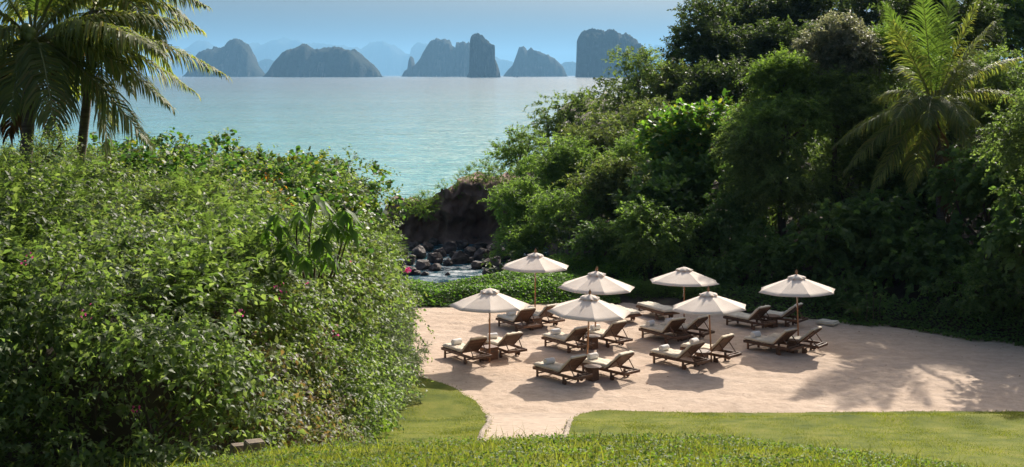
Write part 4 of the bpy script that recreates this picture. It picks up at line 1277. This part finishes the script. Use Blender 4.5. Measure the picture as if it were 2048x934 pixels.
# pink flowers and orange leaves
for px, py, k, n in [(560, 580, 4, 12), (568, 572, 4, 6), (816, 540, 19, 18), (700, 512, 11, 9), (480, 625, 4, 9), (65, 518, 9, 8), (178, 622, 2, 8), (672, 660, 6, 8), (276, 806, 1, 8), (612, 566, 6, 6)]:
    r = np.random.default_rng(px)
    p = surf(px, py) - np.array([0, .12, 0]) + r.normal(0, .045, (n, 3))
    s = .045 * p[0, 1] / 20
    own_root = shrub_roots[k] or shrub_roots[4]
    foliage('flower_cluster', (p, unit(r.normal(size=(n, 3)) + np.array([0, -.6, .2])), unit(r.normal(size=(n, 3))), np.full(n, s), np.full(n, s * .9), 'round'), M['petal'], own_root)
for px, py, n in [(540, 345, 14), (552, 372, 9), (575, 405, 6)]:
    r = np.random.default_rng(px + 1)
    p = surf(px, py, 20) - np.array([0, .1, 0]) + r.normal(0, .11, (n, 3)); s = np.full(n, .15)
    foliage('orange_leaf_spray', (p, unit(r.normal(size=(n, 3)) * .6 - UP * .8), unit(r.normal(size=(n, 3)) + UP * .4), s, s * .4, 'broad'), M['autumn'], shrub_roots[8] or shrub_roots[4])

# long-leaved sapling rising out of the hedge
sroot_p = surf(600, 560, 30)
sap = empty('long_leaved_sapling', (sroot_p[0], sroot_p[1] + .3, sroot_p[2] - .5))
tag(sap, 'sapling with long drooping leaves rising from the hedge middle', 'shrub')
r = np.random.default_rng(9)
tubes, Pn, An, Nn, Ln = [], [], [], [], []
base = np.array(sap.location)
for px, py, dy in [(632, 388, .0), (690, 408, .2), (664, 440, -.1), (600, 420, .3), (556, 425, .1), (528, 450, .2), (575, 480, -.2), (640, 470, -.25), (610, 500, -.3), (560, 520, -.2), (655, 500, 0), (700, 450, .1)]:
    tip = at(px, py, sroot_p[1] - .15 + dy)
    foot_ = at(px + (605 - px) * .35, 555, sroot_p[1] + .35)
    tubes.append(tube_vf(branch_pts(foot_, tip, r, .2, 7) - base, np.linspace(.022, .007, 7), 5))
    n = 15
    a = np.linspace(0, 6.28, n, endpoint=False) + r.uniform(0, 1)
    d = np.stack([np.cos(a), np.sin(a), r.uniform(-.9, .35, n)], 1)
    Pn.append(np.tile(tip, (n, 1)) - UP * r.uniform(0, .18, (n, 1))); An.append(unit(d - UP * .45)); Nn.append(unit(UP + d * .8 + r.normal(0, .2, (n, 3)))); Ln.append(r.uniform(.30, .46, n))
Ln = np.concatenate(Ln)
foliage('foliage', (np.concatenate(Pn), np.concatenate(An), np.concatenate(Nn), Ln, Ln * .27, 'broad'), M['sapling'], sap)
for tb in tubes: link('stem', tubes_mesh('stem', [tb]), bark, sap)

# one big round leaf plant at the hedge foot, a thin twig against the sea
p = lawn_hit(772, 876); pz = max(float(z_lawn(*p)), 0)
taro = empty('round_leaf_plant', (p[0] + .02, p[1] - .2, pz)); tag(taro, 'single big round bright leaf at the hedge foot beside the lawn', 'plant')
r = np.random.default_rng(4)
for dx, dz, s in [(0, .36, .42), (-.25, .22, .26)]:
    q = np.array(taro.location) + np.array([dx, -.02, dz])
    n = 28; a = np.linspace(0, 2 * math.pi, n, endpoint=False)
    R = s * .5 * (1 + .12 * np.cos(a) - .25 * np.exp(-((a - math.pi) / .22) ** 2))
    V = np.stack([R * np.sin(a) * .85, -.15 * R * np.cos(a) + .06 * np.abs(np.sin(a * 2)) * R, R * np.cos(a)], 1)
    V = np.vstack([[(0, -.035, 0)], V]) + np.array([dx, -.02, dz])
    F = [(0, 1 + i, 1 + (i + 1) % n) for i in range(n)]
    link('leaf', mesh_py('leaf', V, F, True), M['weed'], taro)
    link('stalk', tubes_mesh('stalk', [tube_vf([(dx * .3, 0, 0), (dx * .7, .02, dz * .6), (dx, .0, dz)], [.012, .01, .008], 6)]), M['rachis'], taro)

# ------------------------------------------------------------------ coconut palms
def frond_mesh(a, ctrl, tip, r, n_leaf=92, leaf=.95, hang=.8, w=.048, fold=.75):
    """one pinnate frond along a curve: arching rachis with hanging leaflets on both sides"""
    a, ctrl, tip = map(lambda q: np.asarray(q, float), (a, ctrl, tip))
    t = np.linspace(0, 1, 26)[:, None]
    cur = (1 - t) ** 2 * a + 2 * t * (1 - t) * ctrl + t * t * tip
    tv, tf = tube_vf(cur, np.linspace(.042, .008, 26), 5)
    tf = [f if len(f) == 4 else (f[0], f[1], f[2], f[2]) for f in tf]
    V = [tv]; F = [[f[0], f[1], f[2]] for f in tf] + [[f[0], f[2], f[3]] for f in tf if f[2] != f[3]]
    mi = [1] * len(F)
    n0 = len(tv)
    ts = np.linspace(.13, .995, n_leaf)
    for s in (-1, 1):
        tt = ts + r.uniform(-.004, .004, n_leaf)
        p = ((1 - tt) ** 2)[:, None] * a + (2 * tt * (1 - tt))[:, None] * ctrl + (tt * tt)[:, None] * tip
        d = unit((2 * (1 - tt))[:, None] * (ctrl - a) + (2 * tt)[:, None] * (tip - ctrl))
        side = unit(np.cross(d, UP + np.array([.05, .05, 0]))) * s
        upv = np.cross(side * s, d)
        prof = np.clip(np.minimum((tt - .05) / .25, 1), .2, 1) * np.clip((1.04 - tt) / .35, .28, 1)
        L = leaf * prof * r.uniform(.85, 1.12, n_leaf)
        fw = .45 + .5 * tt ** 3
        d0 = unit(side * fold + d * fw[:, None] + upv * .12 + r.normal(0, .07, (n_leaf, 3)))
        d1 = unit(d0 - UP * hang * r.uniform(.7, 1.3, (n_leaf, 1)))
        d2 = unit(d1 - UP * hang * r.uniform(.8, 1.5, (n_leaf, 1)))
        p1 = p + d0 * (L * .35)[:, None]; p2 = p1 + d1 * (L * .35)[:, None]; p3 = p2 + d2 * (L * .3)[:, None]
        wd = unit(np.cross(d0, np.cross(side, d) + r.normal(0, .25, (n_leaf, 3)))) * (w * .5)
        vv = np.stack([p - wd * .5, p + wd * .5, p1 - wd, p1 + wd, p2 - wd * .8, p2 + wd * .8, p3], 1).reshape(-1, 3)
        k = n0 + np.arange(n_leaf)[:, None] * 7
        for tri in ((0, 1, 3), (0, 3, 2), (2, 3, 5), (2, 5, 4), (4, 5, 6)):
            F += (k + np.array(tri)).tolist(); mi += [0] * n_leaf
        V.append(vv); n0 += len(vv)
    return np.concatenate(V), np.array(F), np.array(mi)

def palm(name, label, crown, base, fronds, seed, coconuts=(), trunk_r=.15, leaf=1.0):
    r = np.random.default_rng(seed)
    root = empty(name, base); tag(root, label, 'palm tree', 'coconut palms')
    b = np.array(base)
    crown = np.asarray(crown, float)
    t = np.linspace(0, 1, 40)[:, None]
    mid = (b + crown) / 2 + np.array([.25, 0, 0]) * (1 if seed % 2 else -1)
    cur = (1 - t) ** 2 * (b - UP * .4) + 2 * t * (1 - t) * mid + t * t * crown
    rad = np.linspace(trunk_r * 1.25, trunk_r * .85, 40) * (1 + .05 * (np.arange(40) % 2))
    link('trunk', tubes_mesh('trunk', [tube_vf(cur - b, rad, 12)]), M['palm_bark'], root)
    for tip, ctrl, mt, kw in fronds:
        st = crown + unit(np.asarray(ctrl) - crown) * .12 + r.normal(0, .04, 3)
        v, f, mi = frond_mesh(st, ctrl, tip, r, leaf=leaf, **kw)
        me = mesh_np('frond', v - b, f, False, mi)
        link('frond', me, [M[mt], M['rachis'] if mt != 'palm_dead' else M['post_wood']], root)
    for q in coconuts:
        me = bpy.data.meshes.new('coconut'); bm = bmesh.new(); bmesh.ops.create_icosphere(bm, subdivisions=2, radius=.12)
        for v in bm.verts: v.co.z *= 1.25
        bm.to_mesh(me); bm.free(); me.polygons.foreach_set('use_smooth', [True] * len(me.polygons))
        link('coconut', me, M['coconut'], root, tuple(np.asarray(q) - b))
    return root

def fr(Yc, cpx, cpy, tx, ty, dY, arch, mt='palm', **kw):
    """frond from the crown at (cpx, cpy) to a tip at (tx, ty), dY metres nearer or farther, arching upwards"""
    c = at(cpx, cpy, Yc); tip = at(tx, ty, Yc + dY)
    ctrl = c + (tip - c) * .45 + UP * arch
    return (tip, ctrl, mt, kw)
YA = 29.0
A_ = lambda *a, **k: fr(YA, 66, 82, *a, **k)
frA = [A_(450, 150, -.3, 1.0), A_(345, 216, -.6, .85), A_(302, 292, -.9, .6), A_(232, 250, .5, .7), A_(112, 275, -2.2, .9), A_(20, 230, -1.6, .9, 'palm'),
       A_(-90, 190, -1.5, 1.4), A_(-150, 60, -.5, 1.2), A_(-90, -90, -1, .8), A_(20, -230, .6, .5, 'palm_young'), A_(110, -240, -.8, .4, 'palm_young'), A_(215, -150, -.5, .7), A_(330, -60, 1.0, 1.0),
       A_(400, 60, .9, .9), A_(250, 130, 2.6, .9), A_(-40, 130, 3.0, 1.1), A_(330, 110, -1.6, 1.0), A_(160, 190, 2.2, .9), A_(-60, 260, .5, 1.0), A_(390, 185, .8, .9), A_(18, 270, .2, .5, 'palm_dead', hang=1.2)]
ca = at(66, 82, YA)
gA = at(44, 300, YA)
palm('coconut_palm', 'coconut palm at the left edge with long arching fronds over the sea', ca, (at(-17, 908, YA)[0], YA, 1.0), frA, 1,
     [at(52, 58, YA - .3), at(62, 66, YA - .35), at(50, 72, YA - .32), at(113, 116, YA - .3), at(58, 76, YA - .4)], .15, 1.15)
YBp = 31.0
B_ = lambda *a, **k: fr(YBp, 190, 20, *a, **k)
cb = at(190, 20, YBp)
frB = [B_(412, 12, -.5, .9), B_(395, 55, .8, .9), B_(330, 90, -1.5, 1.2), B_(60, -60, -1, 1), B_(300, -160, 0, .6), B_(180, -200, .8, .5), B_(80, 60, -1.8, 1.2), B_(262, 185, -1.0, .8), B_(345, 150, 1.2, .9), B_(110, 180, 1.2, 1.0), B_(20, 40, 2.2, 1.1), B_(216, 318, -.4, .7), B_(90, 270, .2, .6, 'palm_dead', hang=1.2), B_(240, 60, 3, 1.2)]
gB = at(142, 362, YBp)
palm('coconut_palm', 'coconut palm with bare pale trunk between the left palm and the hedge crest', cb, (at(81, 860, YBp)[0], YBp, 1.0), frB, 3, [at(185, 40, YBp - .3), at(198, 46, YBp - .3)], .12)
YC = 56.0
C_ = lambda *a, **k: fr(YC, 1868, 215, *a, **k)
cc = at(1868, 215, YC)
frC = [C_(1770, 8, -.4, .35, 'palm_young', hang=.3), C_(1785, 45, -1.2, .4, 'palm', hang=.4), C_(1845, -10, -1.0, .2, 'palm_young', hang=.2), C_(1905, -25, -.4, .2, 'palm_young', hang=.2), C_(1960, -5, -.8, .3, 'palm', hang=.35), C_(1985, 45, .4, .4), C_(2045, 115, -.6, .9),
       C_(2060, 205, -.8, 1.2), C_(1668, 292, -.6, 1.15), C_(1688, 345, -1.2, 1.1), C_(1742, 385, -1.6, 1.0), C_(1820, 385, -1.8, 1.0), C_(1908, 470, -1.6, .4, 'palm_dead', hang=1.0), C_(1960, 330, -1.6, 1.0), C_(2015, 310, -1.0, 1.1),
       C_(1750, 200, 1.2, 1.0), C_(1730, 270, 1.8, 1.4), C_(1985, 240, 2.2, 1.3), C_(1880, 110, 2.8, .8), C_(1850, 330, 2.5, 1.3), C_(1800, 130, 1.6, .5), C_(1940, 120, 1.0, .5), C_(1855, 250, -3.2, 1.4), C_(1790, 240, -2.8, 1.3), C_(1930, 250, -2.9, 1.3)]
gC = at(1868, 560, YC)
palm('coconut_palm', 'coconut palm on the right with upright young leaves before dark trees', cc, (cc[0] + .3, YC, .5), frC, 5, [at(1862, 232, YC - .3), at(1876, 236, YC - .3)], .17, 1.25)
r = np.random.default_rng(2)
for px, py, hgt, lab in [(1672, 625, 1.0, 'small feather-leaved palm seedling behind the rearmost right lounger'), (1715, 640, .8, 'small feather-leaved palm seedling at the sand edge right of the loungers'), (1925, 640, .9, 'palm seedling in deep shade near the right edge of the sand')]:
    p = on_z(px, py, 0); root = empty('palm_seedling', p); tag(root, lab, 'plant', 'palm seedlings at the sand edge')
    for i in range(9):
        a = r.uniform(0, 6.28); L = hgt * r.uniform(.9, 1.3)
        tip = np.array([math.cos(a) * L, math.sin(a) * L, hgt * r.uniform(.5, 1.0)])
        v, f, mi = frond_mesh((0, 0, .05), tip * .4 + UP * hgt * .7, tip, r, 22, .32, .4, .022)
        v[:len(v)] *= 1
        link('frond', mesh_np('frond', v, f, False, mi), [M['tree_mid'], M['rachis']], root)
p = on_z(1748, 648, 0); root = empty('broad_leaved_plant', p); tag(root, 'broad-leaved plant standing at the sand edge before the vines', 'plant')
n = 46
P_ = np.array(p) + np.column_stack([r.normal(0, .45, n), r.normal(.2, .25, n), r.uniform(.2, 1.5, n)])
foliage('foliage', (P_, unit(r.normal(size=(n, 3)) + UP * .3), unit(UP + r.normal(0, .5, (n, 3))), r.uniform(.22, .36, n), r.uniform(.10, .16, n), 'broad'), M['vine'], root)
for q in (0, .3, .6): link('stem', tubes_mesh('stem', [tube_vf([(q - .3, .1, 0), (q * .8 - .2, .2, .6), (q - .25, .2, 1.2)], [.02, .015, .01], 5)]), bark, root)

# ------------------------------------------------------------------ rocks and cliff round the cove
def cliff():
    # outline of the cliff top seen over the cove, as a solid body with thickness
    top = np.array([(764, 450), (768, 420), (773, 405), (779, 410), (783, 393), (800, 388), (812, 396), (830, 392), (842, 400), (858, 402), (872, 384), (890, 374), (925, 370), (955, 362), (985, 362), (1030, 362), (1090, 390), (1130, 430)], float)
    D = 84.0; n, m, dz = 190, 50, 16
    pxs = np.linspace(top[0, 0], top[-1, 0], n); ptop = np.interp(pxs, top[:, 0], top[:, 1])
    x = (pxs - PXC) / FPX * D; ht = HCAM - (ptop - PYH) / FPX * D
    r = np.random.default_rng(6)
    rows = []
    for j in range(m):                               # front face bottom to top, undercut at the tide line
        t = j / (m - 1)
        z = -2.4 + (ht + 2.4) * t
        und = 1.3 * np.exp(-((z + .3) / .8) ** 2)
        y = D - 2.0 + und + 1.2 * t ** 2 + .6 * wob(x, z * 1.3, 1.3, 10, 2) - .28 * np.round(wob(x, z * .6, 1.9, 10, 15) * 2.2) + .16 * np.round(wob(x, z * 1.7, 3.8, 10, 5) * 2) + .08 * wob(x, z, 9, 10, 25)
        rows.append(np.column_stack([x + .12 * wob(z, x, 3.0, 6, 8), y, z + (.16 * np.round(wob(x, 0 * x, 3, 8, 4) * 2) + .07 * wob(x, 0 * x, 9, 8, 14)) * t ** 3]))
    for j in range(1, dz):                           # top going back, then down
        t = j / (dz - 1)
        z = ht + .25 * math.sin(t * 3) - np.where(t > .6, (t - .6) * 14, 0) + .2 * wob(x, x * 0 + t * 6, 2.4, 8, 21)
        z = z - np.where(pxs < 915, 3.2 * t, 0)
        rows.append(np.column_stack([x, np.full(n, D - .8) + t * 7 + .3 * wob(x, x * 0 + t, 2, 8, 1), z]))
    V = np.concatenate(rows); R = len(rows)
    idx = np.arange(R * n).reshape(R, n)
    F = np.stack([idx[:-1, :-1], idx[:-1, 1:], idx[1:, 1:], idx[1:, :-1]], -1).reshape(-1, 4)
    o = link('rock_cliff', mesh_np('rock_cliff', V - np.array([-3, D, 0]), F, False), M['cliff'], None, (-3, D, 0))
    tag(o, 'brown undercut rock cliff between the cove and the open sea', 'cliff')
cliff()
def rock_mesh(seed):
    r = random.Random(seed)
    bm = bmesh.new(); bmesh.ops.create_icosphere(bm, subdivisions=3, radius=1.0)
    pl = [(Vector((r.gauss(0, 1), r.gauss(0, 1), r.gauss(0, 1) + .3)).normalized(), r.uniform(.5, .85)) for _ in range(20)]
    for v in bm.verts:
        for nrm, d in pl:
            q = v.co.dot(nrm) - d
            if q > 0: v.co -= nrm * q * .92
        v.co *= 1 + r.uniform(-.07, .07)
    me = bpy.data.meshes.new('boulder'); bm.to_mesh(me); bm.free(); me.materials.append(M['rock'])
    return me
rk = [rock_mesh(s) for s in range(8)]
r = random.Random(3)
ROCKS = [(920, 516, 30, 17, 'large pale boulder in the middle of the cove rocks'), (838, 505, 26, 18, 'big dark boulder on the hedge side of the cove'), (900, 497, 24, 16, 'tall boulder leaning at the foot of the brown cliff'),
         (868, 515, 24, 15, None), (820, 520, 22, 14, None), (845, 530, 28, 12, None), (815, 540, 30, 12, None), (870, 535, 20, 9, None), (895, 525, 14, 9, None), (940, 503, 22, 13, None), (965, 510, 26, 15, None), (955, 530, 20, 11, None), (985, 525, 26, 16, None),
         (975, 545, 18, 9, None), (1000, 540, 24, 14, None), (1005, 510, 28, 18, None), (880, 505, 18, 12, None), (855, 494, 20, 12, None), (925, 490, 22, 12, None), (960, 492, 24, 12, None), (990, 495, 26, 14, None), (830, 492, 20, 12, None), (805, 505, 22, 14, None), (895, 548, 9, 4, None), (850, 547, 12, 5, None), (1020, 530, 20, 14, None), (1030, 550, 18, 10, None), (940, 520, 14, 8, None), (908, 508, 14, 9, None), (878, 522, 13, 8, None), (835, 545, 14, 6, None), (800, 530, 18, 10, None), (972, 528, 14, 8, None), (1012, 555, 12, 6, None), (868, 484, 18, 9, None), (905, 480, 18, 9, None), (945, 478, 18, 9, None)]
for k, (px, py, wx, hy, lab) in enumerate(ROCKS):
    Y = 11.1 * FPX / (py + hy * .6 - PYH)
    p = at(px, py, Y)
    o = link('boulder', rk[k % 8], None, None, p)
    o.scale = (wx / FPX * Y * .86, wx / FPX * Y * r.uniform(.6, .95), hy / FPX * Y * 1.1); o.rotation_euler = (r.uniform(-.2, .2), r.uniform(-.2, .2), r.uniform(0, 6.28))
    tag(o, lab or 'dark angular boulder tumbled at the water line of the cove', 'boulder', 'boulders round the rocky cove')

def small_bush(name, label, lobes_px, sp, mt, lai=.8, size=1.0, group=None, cat='shrub'):
    r = np.random.default_rng(len(label))
    lob = [(*at(px, py, Y), q) for px, py, Y, q in lobes_px]
    root = empty(name, (lob[0][0], lob[0][1], lob[0][2] - lob[0][3])); tag(root, label, cat, group)
    foliage('foliage', lobe_leaves(lob, sp, r, lai, size), M[mt], root)
    for q in lob: link('stem', tubes_mesh('stem', [tube_vf(branch_pts(np.zeros(3), np.array(q[:3]) - np.array(root.location), r, .3, 6), np.linspace(.04, .012, 6), 5)]), bark, root)
small_bush('cliff_shrub', 'yellow-green shrub growing on the face of the brown cliff', [(840, 412, 81, .75), (856, 402, 81.5, .55), (828, 420, 81, .5), (850, 420, 80.8, .6)], 'tree_small', 'tree_bright', .7)
small_bush('cliff_shrub', 'thin shrub on the cliff top against the sea', [(940, 352, 84, .6), (925, 360, 84, .5), (960, 342, 84, .7), (980, 350, 84, .8), (1000, 360, 83, .9), (985, 372, 82.5, .7)], 'tree_small', 'tree_mid', .5)
small_bush('cliff_shrub', 'small tuft on the cliff edge left of the thin shrub', [(888, 376, 83, .4), (902, 374, 83, .35), (912, 382, 82.5, .3)], 'tree_small', 'tree_bright', .5)
small_bush('low_hedge', 'low clipped green shrub row behind the flat lounger', [(x, 590 - abs(x - 1370) * .02, 54.6 + .3 * math.sin(x), .5) for x in range(1285, 1445, 18)], 'smallleaf', 'tree_mid', 1.0)
twp = surf(110, 300, 40)
small_bush('leafy_twig', 'thin leafy twig sticking up before the sea beside the palm trunk', [(104, 296, 24, .22), (122, 286, 24, .14), (90, 315, 24, .3), (70, 330, 24, .4), (112, 325, 24, .22)], 'smallleaf', 'bougain_pale', .55)

# ------------------------------------------------------------------ ground cover, grass
def scatter(n, x0, x1, y0, y1, keep, r):
    x = r.uniform(x0, x1, n); y = r.uniform(y0, y1, n)
    m = keep(x, y)
    return x[m], y[m]
r = np.random.default_rng(21)
x, y = scatter(90000, -8, 9, 52.5, 63, lambda x, y: (y > y_back(x) + .15 * wob(x, y, 2.0)) & (y < np.interp(x, [-8, -2, .5, 6], [56.6, 57.2, 60.5, 61.5]) + .4 * wob(x, y, .9)) & (x < 5.5 + wob(x, y, 1)), r)
h = np.maximum(z_ground(x, y), -.3) + (.12 + .42 * smoothstep(0, 1.2, y - y_back(x))) * (.7 + .35 * wob(x, y, 1.6, 8, 4)) * r.random(len(x)) ** .45
n = len(x); P_ = np.column_stack([x, y, h])
o = tag(empty('beach_creeper', (0, 56, 0)), 'mat of green beach creeper between the sand and the cove', 'ground cover', None, 'stuff')
foliage('foliage', (P_, unit(r.normal(size=(n, 3)) * np.array([1, 1, .3])), unit(UP * 1.1 + r.normal(0, .45, (n, 3))), r.uniform(.08, .15, n), r.uniform(.07, .12, n), 'diamond'), M['cover'], o)
x, y = scatter(60000, 8, 26, 40, 54, lambda x, y: (y > y_back(x) - .25 + .3 * wob(x, y, 1.5)) & (y < y_back(x) + 2.2), r)
h = np.maximum(z_ground(x, y), 0) + (.06 + .5 * smoothstep(.2, 1.6, y - y_back(x))) * r.random(len(x)) ** .5
n = len(x); P_ = np.column_stack([x, y, h])
o = tag(empty('vine_border', (15, 48, 0)), 'low dark vines edging the shaded right side of the sand', 'ground cover', None, 'stuff')
foliage('foliage', (P_, unit(r.normal(size=(n, 3)) * np.array([1, 1, .3])), unit(UP + r.normal(0, .5, (n, 3))), r.uniform(.10, .18, n), r.uniform(.08, .13, n), 'diamond'), M['vine'], o)

def blades(x, y, z, hgt, wid, r, lean=.45):
    n = len(x)
    a = r.uniform(0, 6.28, n); s = np.stack([np.cos(a), np.sin(a), np.zeros(n)], 1) * (wid * .5)[:, None]
    p = np.column_stack([x, y, z])
    d = np.column_stack([r.normal(0, lean, n), r.normal(0, lean, n), np.ones(n)])
    p1 = p + unit(d) * (hgt * .55)[:, None]
    p2 = p1 + unit(d * np.array([2.2, 2.2, .75])) * (hgt * .5)[:, None]
    V = np.stack([p - s, p + s, p1 + s * .7, p1 - s * .7, p2], 1).reshape(-1, 3)
    k = (np.arange(n) * 5)[:, None]
    F = np.concatenate([k + np.array([0, 1, 2]), k + np.array([0, 2, 3]), k + np.array([3, 2, 4])])
    return V, F
def tri_blades(x, y, z, hgt, wid, r, lean=.5):
    n = len(x)
    a = r.uniform(0, 6.28, n); s = np.stack([np.cos(a), np.sin(a), np.zeros(n)], 1) * (wid * .5)[:, None]
    p = np.column_stack([x, y, z])
    p2 = p + unit(np.column_stack([r.normal(0, lean, n), r.normal(0, lean, n), np.ones(n)])) * hgt[:, None]
    return np.stack([p - s, p + s, p2], 1).reshape(-1, 3), np.arange(n * 3).reshape(-1, 3)
r = np.random.default_rng(31)
x, y = scatter(330000, -5, 19, 25.5, 42, lambda x, y: (np.minimum(sd_ll(x, y), sd_rl(x, y)) < .05 * wob(x, y, 5) + .16 * r.random(len(x)) ** 3) & (np.abs(x) < .43 * y) & (y > 26) , r)
tuft = np.clip(.55 + .5 * wob(x, y, 2.2, 8, 3), .15, 1.3) * (1 + .8 * smoothstep(8, 12, x) * np.exp(-((y - 34.6) / 1.2) ** 2))
V, F = tri_blades(x, y, np.maximum(z_lawn(x, y), 0) + .03, (.022 + .035 * r.random(len(x))) * (.6 + .6 * tuft), np.full(len(x), .023), r, .7)
o = link('lawn_grass', mesh_np('lawn_grass', V, F), M['grass']); tag(o, 'short mown grass of the lawn on both sides of the path', 'grass', None, 'stuff')
x, y = scatter(76000, -6, 6.2, 7.2, 15.6, lambda x, y: (np.abs(x) < .43 * y), r)
tall = r.random(len(x)) < .035
hg = np.where(tall, r.uniform(.11, .26, len(x)), r.uniform(.03, .085, len(x)))
V, F = blades(x, y, z_bank(x, y) - .01, hg, np.where(tall, .009, .011), r, .5)
o = link('bank_grass', mesh_np('bank_grass', V, F), M['grass']); tag(o, 'longer unmown grass on the near bank at the bottom of the picture', 'grass', None, 'stuff')
x, y = scatter(42000, -6, 6.2, 7.2, 15.2, lambda x, y: (np.abs(x) < .43 * y) & (wob(x, y, 3.0, 8, 13) + .5 * wob(x, y, 9, 8, 2) > -.15), r)
n = len(x); P_ = np.column_stack([x, y, z_bank(x, y) + .01 + .06 * r.random(n)])
o = tag(empty('bank_weeds', (0, 12, 5)), 'small round-leaved weeds among the grass of the near bank', 'weeds', None, 'stuff')
foliage('foliage', (P_, unit(r.normal(size=(n, 3)) * np.array([1, 1, .4])), unit(UP + r.normal(0, .5, (n, 3))), r.uniform(.02, .042, n), r.uniform(.014, .028, n), 'diamond'), M['weed'], o)
x, y = scatter(1500, -4, 20, 36, 53, lambda x, y: r.random(len(x)) < .05 + .95 * smoothstep(4, 0, y_back(x) - y), r)
n = len(x); P_ = np.column_stack([x, y, np.full(n, .02)])
v, f = leaf_geo(P_, unit(r.normal(size=(n, 3)) * np.array([1, 1, .15])), unit(UP + r.normal(0, .3, (n, 3))), r.uniform(.04, .10, n), r.uniform(.02, .05, n), 'diamond')
o = link('fallen_leaves', mesh_np('fallen_leaves', v, f), M['palm_dead']); tag(o, 'dry fallen leaves strewn on the sand near the trees', 'leaves', None, 'stuff')
